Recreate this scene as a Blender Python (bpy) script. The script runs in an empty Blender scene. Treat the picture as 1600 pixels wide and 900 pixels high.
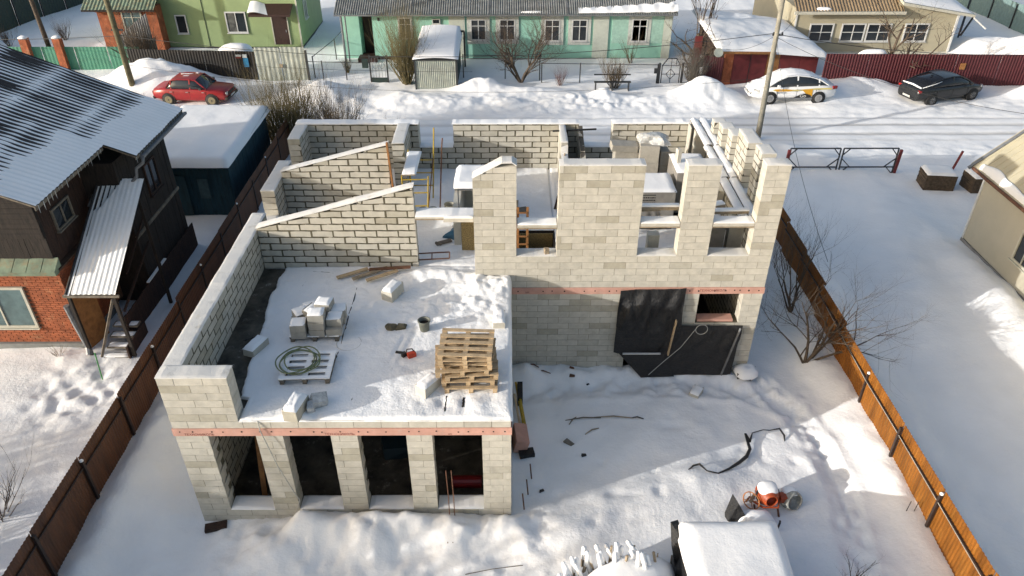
import bpy, math, random
import numpy as np
from mathutils import Vector, Matrix
R = math.radians
PI = math.pi
rng = random.Random(7)
S = bpy.context.scene
COL = S.collection

# ------------------------------------------------------------ camera, sky, sun, exposure
cam_d = bpy.data.cameras.new('camera'); cam = bpy.data.objects.new('camera', cam_d); COL.objects.link(cam)
cam_d.sensor_width = 36; cam_d.lens = 1171 / 1600 * 36; cam_d.clip_end = 1500; cam_d.clip_start = .1
cam.location = (0, 0, 14.9)
cam.rotation_euler = (PI / 2 - .5946, 0, -.0047)
S.camera = cam
SUN_DIR = Vector((1, .40, -.255)).normalized()
w = bpy.data.worlds.new('World'); S.world = w; w.use_nodes = True
nt = w.node_tree; nt.nodes.clear()
sky = nt.nodes.new('ShaderNodeTexSky'); sky.sky_type = 'NISHITA'; sky.sun_disc = False
sky.sun_elevation = math.asin(-SUN_DIR.z); sky.sun_rotation = math.atan2(-SUN_DIR.x, -SUN_DIR.y)
sky.air_density = 1.0; sky.dust_density = 4.0; sky.ozone_density = 1.0
bg = nt.nodes.new('ShaderNodeBackground'); bg.inputs[1].default_value = .15
wo = nt.nodes.new('ShaderNodeOutputWorld')
nt.links.new(sky.outputs[0], bg.inputs[0]); nt.links.new(bg.outputs[0], wo.inputs[0])
sun_d = bpy.data.lights.new('sun', 'SUN'); sun_d.energy = 3.0; sun_d.angle = R(.5); sun_d.color = (1, .97, .925)
sun = bpy.data.objects.new('sun', sun_d); COL.objects.link(sun); sun.location = (-40, -16, 30)
sun.rotation_euler = SUN_DIR.to_track_quat('-Z', 'Y').to_euler()
S.view_settings.view_transform = 'Standard'; S.view_settings.look = 'None'
S.view_settings.exposure = 0.68; S.view_settings.gamma = 1

# ------------------------------------------------------------ materials
MATS = {}
KC = .76
def mat(name, col, rough=.7, metal=0., var=.12, vs=6., bump=0., bs=40., rnd=None, spots=None, spec=None, stretch=None):
    """procedural: colour broken up by noise, fine bump; rnd = (second colour, share) by object; spots=(colour, scale, cut, soft)"""
    if name in MATS: return MATS[name]
    col = tuple(c * KC for c in col)
    if rnd: rnd = (tuple(c * KC for c in rnd[0]), rnd[1])
    if spots: spots = (tuple(c * KC for c in spots[0]),) + tuple(spots[1:])
    m = bpy.data.materials.new(name); m.use_nodes = True; n = m.node_tree; N = n.nodes; L = n.links
    b = N['Principled BSDF']; b.inputs['Roughness'].default_value = rough; b.inputs['Metallic'].default_value = metal
    if spec is not None: b.inputs['Specular IOR Level'].default_value = spec
    tc = N.new('ShaderNodeTexCoord'); src = tc.outputs['Object']
    if stretch:
        mp = N.new('ShaderNodeMapping'); mp.inputs['Scale'].default_value = stretch; L.new(src, mp.inputs[0]); src = mp.outputs[0]
    if rnd:
        oi = N.new('ShaderNodeObjectInfo')
        va = N.new('ShaderNodeVectorMath'); va.operation = 'ADD'; L.new(src, va.inputs[0])
        sc = N.new('ShaderNodeMath'); sc.operation = 'MULTIPLY'; sc.inputs[1].default_value = 60; L.new(oi.outputs['Random'], sc.inputs[0])
        L.new(sc.outputs[0], va.inputs[1]); src = va.outputs[0]
    no = N.new('ShaderNodeTexNoise'); no.inputs['Scale'].default_value = vs; no.inputs['Detail'].default_value = 5; no.inputs['Roughness'].default_value = .65
    L.new(src, no.inputs['Vector'])
    mr = N.new('ShaderNodeMapRange'); mr.inputs[1].default_value = .3; mr.inputs[2].default_value = .7
    mr.inputs[3].default_value = 1 - var * 1.6; mr.inputs[4].default_value = 1 + var
    L.new(no.outputs['Fac'], mr.inputs[0])
    colsrc = None
    c4 = tuple(col) + (1,)
    if rnd:
        cr = N.new('ShaderNodeValToRGB'); e = cr.color_ramp.elements
        e[0].color = c4; e[0].position = 0; e[1].position = 1; e[1].color = tuple(rnd[0]) + (1,)
        k = e.new(1 - rnd[1] - .05); k.color = tuple(x * .95 for x in col) + (1,)
        k = e.new(max(.3, .5 - rnd[1])); k.color = tuple(min(1, x * 1.06) for x in col) + (1,)
        k = e.new(1 - rnd[1] * .6); k.color = tuple(rnd[0]) + (1,)
        L.new(oi.outputs['Random'], cr.inputs[0]); colsrc = cr.outputs[0]
    if spots:
        n2 = N.new('ShaderNodeTexNoise'); n2.inputs['Scale'].default_value = spots[1]; n2.inputs['Detail'].default_value = 6
        n2.inputs['Roughness'].default_value = .7
        L.new(tc.outputs['Object'] if not stretch else src, n2.inputs['Vector'])
        m2 = N.new('ShaderNodeMapRange'); m2.inputs[1].default_value = spots[2]; m2.inputs[2].default_value = spots[2] + spots[3]
        L.new(n2.outputs['Fac'], m2.inputs[0])
        mx = N.new('ShaderNodeMix'); mx.data_type = 'RGBA'; L.new(m2.outputs[0], mx.inputs[0])
        if colsrc:
            L.new(colsrc, mx.inputs[6]); L.new(src, n2.inputs['Vector'])
            dm = N.new('ShaderNodeMath'); dm.operation = 'MULTIPLY'; dm.inputs[1].default_value = .55; L.new(m2.outputs[0], dm.inputs[0]); L.new(dm.outputs[0], mx.inputs[0])
        else: mx.inputs[6].default_value = c4
        mx.inputs[7].default_value = tuple(spots[0]) + (1,); colsrc = mx.outputs[2]
    ml = N.new('ShaderNodeMix'); ml.data_type = 'RGBA'; ml.blend_type = 'MULTIPLY'; ml.inputs[0].default_value = 1
    if colsrc: L.new(colsrc, ml.inputs[6])
    else: ml.inputs[6].default_value = c4
    cb = N.new('ShaderNodeCombineColor')
    for i in range(3): L.new(mr.outputs[0], cb.inputs[i])
    L.new(cb.outputs[0], ml.inputs[7]); L.new(ml.outputs[2], b.inputs['Base Color'])
    if bump:
        n3 = N.new('ShaderNodeTexNoise'); n3.inputs['Scale'].default_value = bs; n3.inputs['Detail'].default_value = 6; n3.inputs['Roughness'].default_value = .7
        L.new(src, n3.inputs['Vector'])
        bp = N.new('ShaderNodeBump'); bp.inputs['Strength'].default_value = 1; bp.inputs['Distance'].default_value = bump
        L.new(n3.outputs['Fac'], bp.inputs['Height']); L.new(bp.outputs[0], b.inputs['Normal'])
    MATS[name] = m
    return m

def snow_mat(name, col=(.88, .88, .875), b1=.05, s1=3., b2=.012, s2=22., dirt=None, dscale=2., dcut=.6):
    if name in MATS: return MATS[name]
    m = bpy.data.materials.new(name); m.use_nodes = True; n = m.node_tree; N = n.nodes; L = n.links
    b = N['Principled BSDF']; b.inputs['Roughness'].default_value = .75; b.inputs['Specular IOR Level'].default_value = .25
    geo = N.new('ShaderNodeNewGeometry')
    last = None
    for bb, ss in ((b1, s1), (b2, s2), (b2 * .3, s2 * 4)):
        no = N.new('ShaderNodeTexNoise'); no.inputs['Scale'].default_value = ss; no.inputs['Detail'].default_value = 4
        L.new(geo.outputs['Position'], no.inputs['Vector'])
        bp = N.new('ShaderNodeBump'); bp.inputs['Distance'].default_value = bb; bp.inputs['Strength'].default_value = .8
        L.new(no.outputs['Fac'], bp.inputs['Height'])
        if last: L.new(last, bp.inputs['Normal'])
        last = bp.outputs[0]
    L.new(last, b.inputs['Normal'])
    nv = N.new('ShaderNodeTexNoise'); nv.inputs['Scale'].default_value = .9; nv.inputs['Detail'].default_value = 6
    L.new(geo.outputs['Position'], nv.inputs['Vector'])
    cr = N.new('ShaderNodeValToRGB'); e = cr.color_ramp.elements
    e[0].position = .3; e[0].color = tuple(c * .93 for c in col) + (1,); e[1].position = .7; e[1].color = tuple(col) + (1,)
    L.new(nv.outputs['Fac'], cr.inputs[0]); out = cr.outputs[0]
    if dirt:
        n2 = N.new('ShaderNodeTexNoise'); n2.inputs['Scale'].default_value = dscale; n2.inputs['Detail'].default_value = 8; n2.inputs['Roughness'].default_value = .7
        L.new(geo.outputs['Position'], n2.inputs['Vector'])
        mr = N.new('ShaderNodeMapRange'); mr.inputs[1].default_value = dcut; mr.inputs[2].default_value = dcut + .12
        L.new(n2.outputs['Fac'], mr.inputs[0])
        mx = N.new('ShaderNodeMix'); mx.data_type = 'RGBA'; L.new(mr.outputs[0], mx.inputs[0]); L.new(out, mx.inputs[6])
        mx.inputs[7].default_value = tuple(dirt) + (1,); out = mx.outputs[2]
    L.new(out, b.inputs['Base Color'])
    MATS[name] = m
    return m

def ground_mat():
    """snow with dirty wheel ruts along the road (Y 35.7 and 36.7) and trodden grey patches by the house"""
    m = snow_mat('ground_snow', b1=.035, s1=1.6, b2=.014, s2=11., dirt=(.60, .57, .53), dscale=6., dcut=.68)
    n = m.node_tree; N = n.nodes; L = n.links
    b = N['Principled BSDF']; prev = b.inputs['Base Color'].links[0].from_socket
    geo = N.new('ShaderNodeNewGeometry'); sp = N.new('ShaderNodeSeparateXYZ'); L.new(geo.outputs['Position'], sp.inputs[0])
    mp = N.new('ShaderNodeMapping'); mp.inputs['Scale'].default_value = (.25, 1.6, 1); L.new(geo.outputs['Position'], mp.inputs[0])
    no = N.new('ShaderNodeTexNoise'); no.inputs['Scale'].default_value = 1.2; no.inputs['Detail'].default_value = 7; no.inputs['Roughness'].default_value = .68
    L.new(mp.outputs[0], no.inputs['Vector'])
    def math_(op, a, c=None, clamp=False):
        k = N.new('ShaderNodeMath'); k.operation = op; k.use_clamp = clamp
        for i, v in enumerate((a, c)):
            if v is None: continue
            if isinstance(v, (int, float)): k.inputs[i].default_value = v
            else: L.new(v, k.inputs[i])
        return k.outputs[0]
    tot = None
    for yc, wd, st in ((35.75, .32, 1.), (36.95, .30, 1.), (37.9, .25, .5), (34.9, .2, .4)):
        d = math_('ABSOLUTE', math_('SUBTRACT', sp.outputs['Y'], yc))
        f = math_('MULTIPLY', math_('SUBTRACT', 1, math_('DIVIDE', d, wd), True), st)
        tot = f if tot is None else math_('ADD', tot, f)
    # the ruts are stronger on the right half of the road
    xr = N.new('ShaderNodeMapRange'); xr.inputs[1].default_value = -12; xr.inputs[2].default_value = 14; xr.inputs[3].default_value = .35
    L.new(sp.outputs['X'], xr.inputs[0])
    fac = math_('MULTIPLY', math_('MULTIPLY', tot, xr.outputs[0]), math_('MULTIPLY', no.outputs['Fac'], 1.35), True)
    mx = N.new('ShaderNodeMix'); mx.data_type = 'RGBA'; L.new(fac, mx.inputs[0]); L.new(prev, mx.inputs[6]); mx.inputs[7].default_value = (.40, .37, .33, 1)
    L.new(mx.outputs[2], b.inputs['Base Color'])
    return m

M_SNOW = snow_mat('snow', b1=.02, b2=.005); M_SNOWD = snow_mat('snow_on_deck', b1=.045, s1=4, b2=.012, s2=24., dirt=(.62, .60, .57), dscale=1.1, dcut=.63)
M_FROST = snow_mat('frosted_top', col=(.66, .65, .62), b1=.01, s1=8., b2=.006, s2=50., dirt=(.52, .50, .45), dscale=3.5, dcut=.56)
M_GROUND = ground_mat()
M_BLOCK = mat('aerated_block', (.64, .605, .515), .9, var=.10, vs=4.5, bump=.008, bs=30, rnd=((.50, .465, .37), .11), spots=((.45, .41, .32), 3.0, .60, .12))
M_MORT_L = mat('thin_joint', (.31, .28, .22), .95, var=.25, vs=8, bump=.004)
M_MORT = mat('rough_mortar', (.135, .12, .078), .95, var=.3, vs=7, bump=.02, bs=22)
M_MORT_D = mat('damp_mortar', (.13, .115, .09), .95, var=.3, vs=7, bump=.02, bs=22)
M_PINK = mat('pink_foam', (.72, .40, .31), .8, var=.12, vs=3, spots=((.66, .44, .36), 5, .55, .15))
M_CONC = mat('concrete', (.30, .29, .27), .9, var=.2, vs=2, bump=.006, bs=40)
M_WETSHADE = mat('wet_and_shaded_concrete', (.10, .09, .07), .8, var=.5, vs=2.2, spots=((.30, .28, .25), 3.2, .60, .08), bump=.006)
M_BLACK = mat('black_sheet', (.011, .011, .012), .48, var=.4, vs=3, bump=.09, bs=3.5, spots=((.05, .05, .05), 1.8, .6, .2))
M_HOLE = mat('dark_hole', (.03, .018, .012), .9)
M_INK = mat('dark_print', (.03, .03, .03), .8)
M_REDINK = mat('red_brown_print', (.22, .05, .03), .8)
M_PINE = mat('fresh_pine', (.58, .43, .26), .75, var=.2, vs=6, bump=.004, stretch=(1, 1, 1))
M_PINEG = mat('weathered_pine', (.40, .32, .22), .85, var=.25, vs=5, bump=.004)
M_OSB = mat('osb_board', (.40, .29, .12), .8, var=.4, vs=28, bump=.003, bs=60)
M_ORWOOD = mat('orange_wood', (.42, .19, .06), .75, var=.25, vs=5)
M_YELL = mat('yellow_metal', (.55, .38, .03), .5, var=.2, vs=8, spots=((.2, .1, .03), 9, .6, .1))
M_RUST = mat('rusty_metal', (.17, .075, .04), .8, var=.35, vs=9)
M_DRED = mat('oxide_red_paint', (.21, .03, .03), .6, var=.2, vs=2)
M_DARK = mat('dark_metal', (.03, .032, .035), .5, var=.2)
M_GREY = mat('grey_metal', (.25, .26, .27), .5, metal=.3, var=.2)
M_FENCE = mat('brown_sheet_fence', (.25, .092, .013), .55, var=.30, vs=2.2, stretch=(1.5, 1.5, .22), spots=((.32, .14, .025), 3., .5, .25), bump=.003, spec=.2)
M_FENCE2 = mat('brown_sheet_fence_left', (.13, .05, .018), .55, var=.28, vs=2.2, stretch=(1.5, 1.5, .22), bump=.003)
M_POST = mat('fence_post_paint', (.035, .02, .015), .6, var=.2)
M_BARK = mat('bark', (.115, .085, .06), .95, var=.3, vs=9, bump=.006, bs=30)
M_TWIG = mat('twig', (.17, .125, .07), .95, var=.3, vs=3)
M_TWIG2 = mat('twig_olive', (.20, .165, .075), .95, var=.3, vs=3)
M_DKWOOD = mat('old_dark_wood', (.026, .019, .015), .9, var=.5, vs=5, stretch=(3, 3, .5), bump=.008, bs=24, spots=((.07, .052, .036), 6, .6, .2))
M_DKWOODR = mat('old_red_brown_wood', (.045, .021, .013), .9, var=.4, vs=5, stretch=(3, 3, .5), bump=.006)
M_GRWOOD = mat('grey_wood', (.22, .19, .15), .9, var=.3, vs=6, bump=.004)
M_BRICK = mat('red_brick', (.40, .115, .045), .9, var=.28, vs=3.2, bump=.006, bs=50, spots=((.50, .27, .14), 2.8, .55, .2))
M_BRMORT = mat('brick_mortar', (.21, .12, .075), .95, var=.3)
M_PLINTH = mat('plinth_render', (.27, .28, .27), .9, var=.2, vs=2)
M_GRSHEET = mat('green_weathered_sheet', (.22, .29, .20), .6, var=.25, vs=2.5, spots=((.28, .24, .14), 3, .5, .15))
M_WHITE = mat('white_frame', (.74, .74, .72), .5, var=.06)
M_CREAMF = mat('cream_frame', (.62, .60, .50), .6, var=.1)
M_GLASS = mat('window_glass', (.03, .036, .042), .08, var=.2, vs=1.5, spec=.6)
M_GLASSC = mat('curtained_glass', (.13, .13, .12), .1, var=.5, vs=2.5)
M_GLASSB = mat('window_glass_pale', (.12, .19, .20), .1, var=.25, vs=2, spec=.6)
M_LGREEN = mat('pale_green_siding', (.33, .43, .20), .6, var=.06, vs=1.5)
M_TEAL = mat('turquoise_wall', (.36, .68, .54), .85, var=.08, vs=1.2, spots=((.36, .66, .53), 1.5, .55, .15))
M_TEALP = mat('pale_plaster', (.62, .66, .57), .85, var=.06)
M_BEIGE = mat('beige_siding', (.50, .45, .32), .6, var=.05, vs=1.5)
M_CREAM = mat('cream_siding', (.56, .52, .41), .6, var=.04, vs=1.5)
M_SLATE = mat('grey_slate_roof', (.24, .25, .24), .85, var=.25, vs=3, spots=((.33, .34, .33), 2, .5, .2))
M_BRROOF = mat('brown_metal_roof', (.33, .24, .14), .5, var=.15, vs=2)
M_CHOC = mat('chocolate_paint', (.045, .016, .012), .6, var=.2)
M_GRNPNT = mat('green_paint', (.06, .26, .17), .6, var=.15, vs=2)
M_DKGRN = mat('dark_green_sheet', (.018, .04, .035), .6, var=.2)
M_BLKSH = mat('black_brown_sheet', (.009, .007, .006), .7, var=.2)
M_MAROON = mat('maroon_sheet', (.085, .010, .015), .55, var=.15)
M_GATEG = mat('galvanised_sheet', (.48, .52, .46), .5, metal=.2, var=.2, vs=2, spots=((.46, .45, .36), 2, .55, .2))
M_TEALF = mat('teal_grey_sheet', (.20, .30, .29), .6, var=.12)
M_BLUE = mat('blue_shed_paint', (.012, .06, .085), .75, var=.3, vs=3, stretch=(3, 3, .5))
M_POLE = mat('concrete_pole', (.33, .31, .25), .9, var=.2, vs=3, bump=.004)
M_WPOLE = mat('mossy_wood_pole', (.17, .15, .08), .9, var=.35, vs=4, bump=.006)
M_RUB = mat('rubber', (.018, .018, .018), .8)
M_REDCAR = mat('red_car_paint', (.36, .022, .025), .3, var=.12, vs=3, spots=((.45, .09, .08), 4, .6, .15))
M_WCAR = mat('white_car_paint', (1.0, 1.0, .99), .25, var=.04)
M_GCAR = mat('dark_car_paint', (.022, .023, .024), .22, var=.1)
M_YEL = mat('amber_decal', (.75, .38, .02), .35, var=.03)
M_PYEL = mat('pale_yellow_decal', (.70, .58, .18), .35, var=.03)
M_CHROME = mat('light_metal', (.55, .55, .55), .3, metal=.7, var=.1)
M_LAMP = mat('lamp_lens', (.55, .55, .52), .15)
M_TAIL = mat('tail_lens', (.30, .01, .01), .2)
M_ORANGE = mat('orange_drum_paint', (.50, .085, .02), .5, var=.25, vs=6, spots=((.25, .07, .03), 8, .58, .1))
M_ORW = mat('orange_rust_wheel', (.52, .20, .06), .6, var=.2)
M_PLAST = mat('dusty_clear_plastic', (.42, .42, .38), .3, var=.3, vs=7)
M_HOSE = mat('green_hose', (.20, .24, .11), .5, var=.15)
M_CABLE = mat('pale_cable', (.5, .5, .46), .6)
M_WIRE = mat('black_wire', (.015, .015, .015), .6)
M_BLUET = mat('blue_tarp', (.03, .13, .22), .4, var=.3, vs=4)
M_BUCK = mat('grey_bucket', (.20, .21, .17), .6, var=.2)
M_TRANSB = mat('murky_bucket', (.27, .27, .22), .4, var=.2)
M_GREENP = mat('bright_green', (.04, .28, .06), .6)
M_BLUES = mat('blue_sign', (.03, .22, .42), .5)
M_BLKB = mat('dark_old_brickwork', (.14, .115, .085), .9, var=.3, vs=4, bump=.01)
M_PAPER = mat('printed_wrap', (.33, .31, .28), .45, var=.15, vs=3)
M_PLASTIC = mat('crumpled_film', (.62, .63, .62), .25, var=.25, vs=9, bump=.03, bs=12)

# ------------------------------------------------------------ helpers
def link(o, parent=None):
    COL.objects.link(o)
    if parent is not None: o.parent = parent
    return o
def tag(o, label=None, cat=None, group=None, kind=None):
    if label: o['label'] = label
    if cat: o['category'] = cat
    if group: o['group'] = group
    if kind: o['kind'] = kind
    return o
def thing(name, label, cat, loc=(0, 0, 0), rz=0., group=None):
    o = bpy.data.objects.new(name, None); o.empty_display_size = .3; COL.objects.link(o)
    o.location = loc; o.rotation_euler = (0, 0, rz)
    return tag(o, label, cat, group)
def dup(root, loc=None, rz=None, label=None, group=None):
    def cp(o, p):
        c = o.copy(); COL.objects.link(c); c.parent = p
        for ch in o.children: cp(ch, c)
        return c
    r = cp(root, root.parent)
    if loc is not None: r.location = loc
    if rz is not None: r.rotation_euler = (0, 0, rz)
    if label: r['label'] = label
    if group: r['group'] = group
    return r
def woff(p):
    v = Vector((0, 0, 0))
    while p is not None: v += p.location; p = p.parent
    return v

class MB:
    def __init__(s): s.v = []; s.f = []
    def add(s, vs, fs):
        o = len(s.v); s.v.extend([tuple(q) for q in vs]); s.f.extend([tuple(i + o for i in f) for f in fs]); return s
    def box(s, x0, x1, y0, y1, z0, z1, M=None):
        vs = [(x, y, z) for z in (z0, z1) for y in (y0, y1) for x in (x0, x1)]
        if M is not None: vs = [M @ Vector(q) for q in vs]
        return s.add(vs, [(0, 2, 3, 1), (4, 5, 7, 6), (0, 1, 5, 4), (2, 6, 7, 3), (0, 4, 6, 2), (1, 3, 7, 5)])
    def rbox(s, cx, cy, cz, lx, ly, lz, rz=0, rx=0, ry=0, jit=0):
        M = Matrix.Translation((cx, cy, cz)) @ Matrix.Rotation(rz, 4, 'Z') @ Matrix.Rotation(ry, 4, 'Y') @ Matrix.Rotation(rx, 4, 'X')
        n = len(s.v); s.box(-lx / 2, lx / 2, -ly / 2, ly / 2, -lz / 2, lz / 2, M)
        if jit:
            for i in range(n, len(s.v)): s.v[i] = tuple(c + rng.uniform(-jit, jit) for c in s.v[i])
        return s
    def bar(s, a, b, w, h=None):
        """rectangular bar between two points"""
        a = Vector(a); b = Vector(b); h = h or w; d = b - a; L = d.length
        if L < 1e-6: return s
        q = d.to_track_quat('X', 'Z').to_matrix().to_4x4(); M = Matrix.Translation(a) @ q
        return s.box(0, L, -w / 2, w / 2, -h / 2, h / 2, M)
    def tube(s, pts, r, n=6, closed=False, cap=True):
        pts = [Vector(p) for p in pts]; k = len(pts); rs = r if isinstance(r, (list, tuple)) else [r] * k
        rings = []
        up = None
        for i, p in enumerate(pts):
            a = pts[i - 1] if (i > 0 or closed) else p
            b = pts[(i + 1) % k] if (i < k - 1 or closed) else p
            d = (b - a)
            if d.length < 1e-9: d = Vector((0, 0, 1))
            d.normalize()
            if up is None or abs(up.dot(d)) > .98: up = Vector((0, 0, 1)) if abs(d.z) < .9 else Vector((1, 0, 0))
            u = d.cross(up).normalized(); v = u.cross(d).normalized(); up = v
            rings.append([p + (u * math.cos(2 * PI * j / n) + v * math.sin(2 * PI * j / n)) * rs[i] for j in range(n)])
        vs = [q for rg in rings for q in rg]; fs = []
        m = k if closed else k - 1
        for i in range(m):
            i2 = (i + 1) % k
            for j in range(n): fs.append((i * n + j, i * n + (j + 1) % n, i2 * n + (j + 1) % n, i2 * n + j))
        if cap and not closed: fs.append(tuple(range(n))[::-1]); fs.append(tuple((k - 1) * n + j for j in range(n)))
        return s.add(vs, fs)
    def lathe(s, prof, n=16, M=None, cap=True):
        """prof = [(r, z)] revolved about z"""
        vs = [(r * math.cos(2 * PI * j / n), r * math.sin(2 * PI * j / n), z) for r, z in prof for j in range(n)]
        if M is not None: vs = [M @ Vector(q) for q in vs]
        fs = [(i * n + j, i * n + (j + 1) % n, (i + 1) * n + (j + 1) % n, (i + 1) * n + j) for i in range(len(prof) - 1) for j in range(n)]
        if cap: fs.append(tuple(range(n))[::-1]); fs.append(tuple((len(prof) - 1) * n + j for j in range(n)))
        return s.add(vs, fs)
    def prism(s, poly, y0, y1, axis='y'):
        """2D outline (a,b) extruded; axis y: (a,y,b), x: (y,a,b), z: (a,b,y)"""
        n = len(poly)
        def P(a, b, t): return (a, t, b) if axis == 'y' else (t, a, b) if axis == 'x' else (a, b, t)
        vs = [P(a, b, y0) for a, b in poly] + [P(a, b, y1) for a, b in poly]
        fs = [tuple(range(n)), tuple(range(2 * n - 1, n - 1, -1))] + [(i, (i + n), (i + 1) % n + n, (i + 1) % n) for i in range(n)]
        return s.add(vs, fs)
    def grid(s, nx, ny, fn):
        o = [fn(i / nx, j / ny) for j in range(ny + 1) for i in range(nx + 1)]
        return s.add(o, [(j * (nx + 1) + i, j * (nx + 1) + i + 1, (j + 1) * (nx + 1) + i + 1, (j + 1) * (nx + 1) + i) for j in range(ny) for i in range(nx)])
    def build(s, name, m, parent=None, world=False, smooth=False, kind=None, label=None, recalc=True, bevel=0):
        me = bpy.data.meshes.new(name)
        vs = s.v
        if world and parent is not None:
            o = woff(parent); vs = [(x - o.x, y - o.y, z - o.z) for x, y, z in vs]
        me.from_pydata(vs, [], s.f)
        if recalc:
            import bmesh
            bm = bmesh.new(); bm.from_mesh(me); bmesh.ops.recalc_face_normals(bm, faces=bm.faces)
            if bevel: bmesh.ops.bevel(bm, geom=list(bm.edges), offset=bevel, segments=2, affect='EDGES', profile=.6)
            bm.to_mesh(me); bm.free()
        if smooth: me.polygons.foreach_set('use_smooth', [True] * len(me.polygons))
        me.materials.append(m); me.update()
        ob = bpy.data.objects.new(name, me); link(ob, parent)
        tag(ob, label, None, None, kind)
        return ob

def text(body, size, M, m, parent, name='lettering', extrude=.002, align='LEFT'):
    c = bpy.data.curves.new(name, 'FONT'); c.body = body; c.size = size; c.extrude = extrude; c.align_x = align
    t = bpy.data.objects.new('tmp', c); me = bpy.data.meshes.new_from_object(t)
    bpy.data.objects.remove(t); bpy.data.curves.remove(c)
    me.transform(M); me.materials.clear(); me.materials.append(m); me.name = name
    return link(bpy.data.objects.new(name, me), parent)

# value noise
_N = np.random.RandomState(3).rand(256, 256)
def vnoise(x, y):
    xi = np.floor(x).astype(int); yi = np.floor(y).astype(int); fx = x - xi; fy = y - yi
    fx = fx * fx * (3 - 2 * fx); fy = fy * fy * (3 - 2 * fy)
    a = _N[xi % 256, yi % 256]; b = _N[(xi + 1) % 256, yi % 256]; c = _N[xi % 256, (yi + 1) % 256]; d = _N[(xi + 1) % 256, (yi + 1) % 256]
    return (a * (1 - fx) + b * fx) * (1 - fy) + (c * (1 - fx) + d * fx) * fy
def fbm(x, y, s, o=4):
    t = 0; a = 1; n = 0
    for k in range(o):
        t = t + a * (vnoise(x / s * 2 ** k + 17.3 * k, y / s * 2 ** k + 5.1 * k) - .5); n += a; a *= .5
    return t / n * 2
def sm(e0, e1, x):
    t = np.clip((x - e0) / (e1 - e0), 0, 1); return t * t * (3 - 2 * t)
def gauss(x, y, cx, cy, sx, sy, rz=0):
    dx = x - cx; dy = y - cy; c, s_ = math.cos(rz), math.sin(rz)
    u = (dx * c + dy * s_) / sx; v = (-dx * s_ + dy * c) / sy
    return np.exp(-(u * u + v * v))
def seg_d(x, y, pts):
    d = None
    for (ax, ay), (bx, by) in zip(pts, pts[1:]):
        vx, vy = bx - ax, by - ay; t = np.clip(((x - ax) * vx + (y - ay) * vy) / (vx * vx + vy * vy), 0, 1)
        q = np.hypot(x - ax - t * vx, y - ay - t * vy); d = q if d is None else np.minimum(d, q)
    return d

PATH = [(7.35, 17.0), (7.9, 15.6), (8.25, 14.2), (8.3, 12.6), (8.0, 11.0), (7.6, 9.0), (7.3, 6)]
PATH2 = [(.6, 16.3), (2.5, 16.55), (5, 16.6), (6.8, 16.5), (7.9, 15.7)]
PILES = [(-10.6, 41.6, 1.5, 1.0, 0, .75), (-1.6, 42.3, 1.3, .9, 0, .65), (1, 41.6, 2.5, .8, 0, .35), (10.9, 41.0, 1.5, 1.0, 0, .95), (-21.2, 43.2, 2.4, 1.3, 0, 1.25),
         (-18.8, 43.4, 2.0, 1.0, 0, .7), (20.3, 42.2, 2.2, 1.2, 0, .7), (17.6, 40.9, 1.6, .9, 0, .45), (31.5, 41.4, 1.6, .8, 0, .7), (29.5, 41.2, 1, .6, 0, .4), (33.2, 47.5, 2.6, 2.4, 0, 1.5), (30.5, 50, 1.5, 2, 0, .6),
         (5.2, 40.9, .8, .5, 0, .5), (-6, 41.2, .5, .5, 0, .15), (13, 33.2, 1.5, 1, 0, .35), (14.5, 31.8, 1.8, .9, 0, .35), (10.6, 31.5, 2, 2, 0, .3),
         (2.4, 12.1, 2.4, .8, .25, .22), (4.9, 12.9, 1.0, .7, 0, .12), (1.1, 11.3, 1.0, .7, 0, .25), (.4, 17.0, 1.0, .5, 0, .35), (2.6, 17.2, 1.6, .35, 0, .15), (4.8, 17.2, 1.8, .3, 0, .10),
         (-5.3, 10.8, .7, .55, .2, .35), (-4.2, 11.45, .8, .5, 0, .5), (-4.9, 11.5, .5, .35, 0, .25), (-3.2, 11.0, .5, .4, 0, .35), (-2.2, 11.5, .8, .42, 0, .5), (-1.1, 11.3, .5, .5, 0, .45), (-.2, 11.5, .5, .35, 0, .32), (-3.1, 11.55, .5, .3, 0, .4),
         (-10.0, 22, .8, 9, 0, .35), (-9.5, 14, .5, 6, 0, .4), (-8.9, 17.5, .5, 3.5, 0, .45), (-8.6, 12, .7, 1.6, .3, .18), (-7.9, 27, 1.2, 3, 0, .5), (-9.2, 23.2, .7, 1.4, 0, .6), (-9.3, 20.4, .6, 1.0, 0, .5),
         (9.6, 13, .6, 4, 0, .24), (9.4, 18, .6, 2, 0, .3), (10.6, 18, .9, 8, 0, .35), (14.8, 24, 1.2, 5, -.25, .25), (16.6, 21, .8, 4, 0, .5), (6, 30, 4, 3, 0, .3), (-4, 30, 6, 2.5, 0, .3)]
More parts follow.
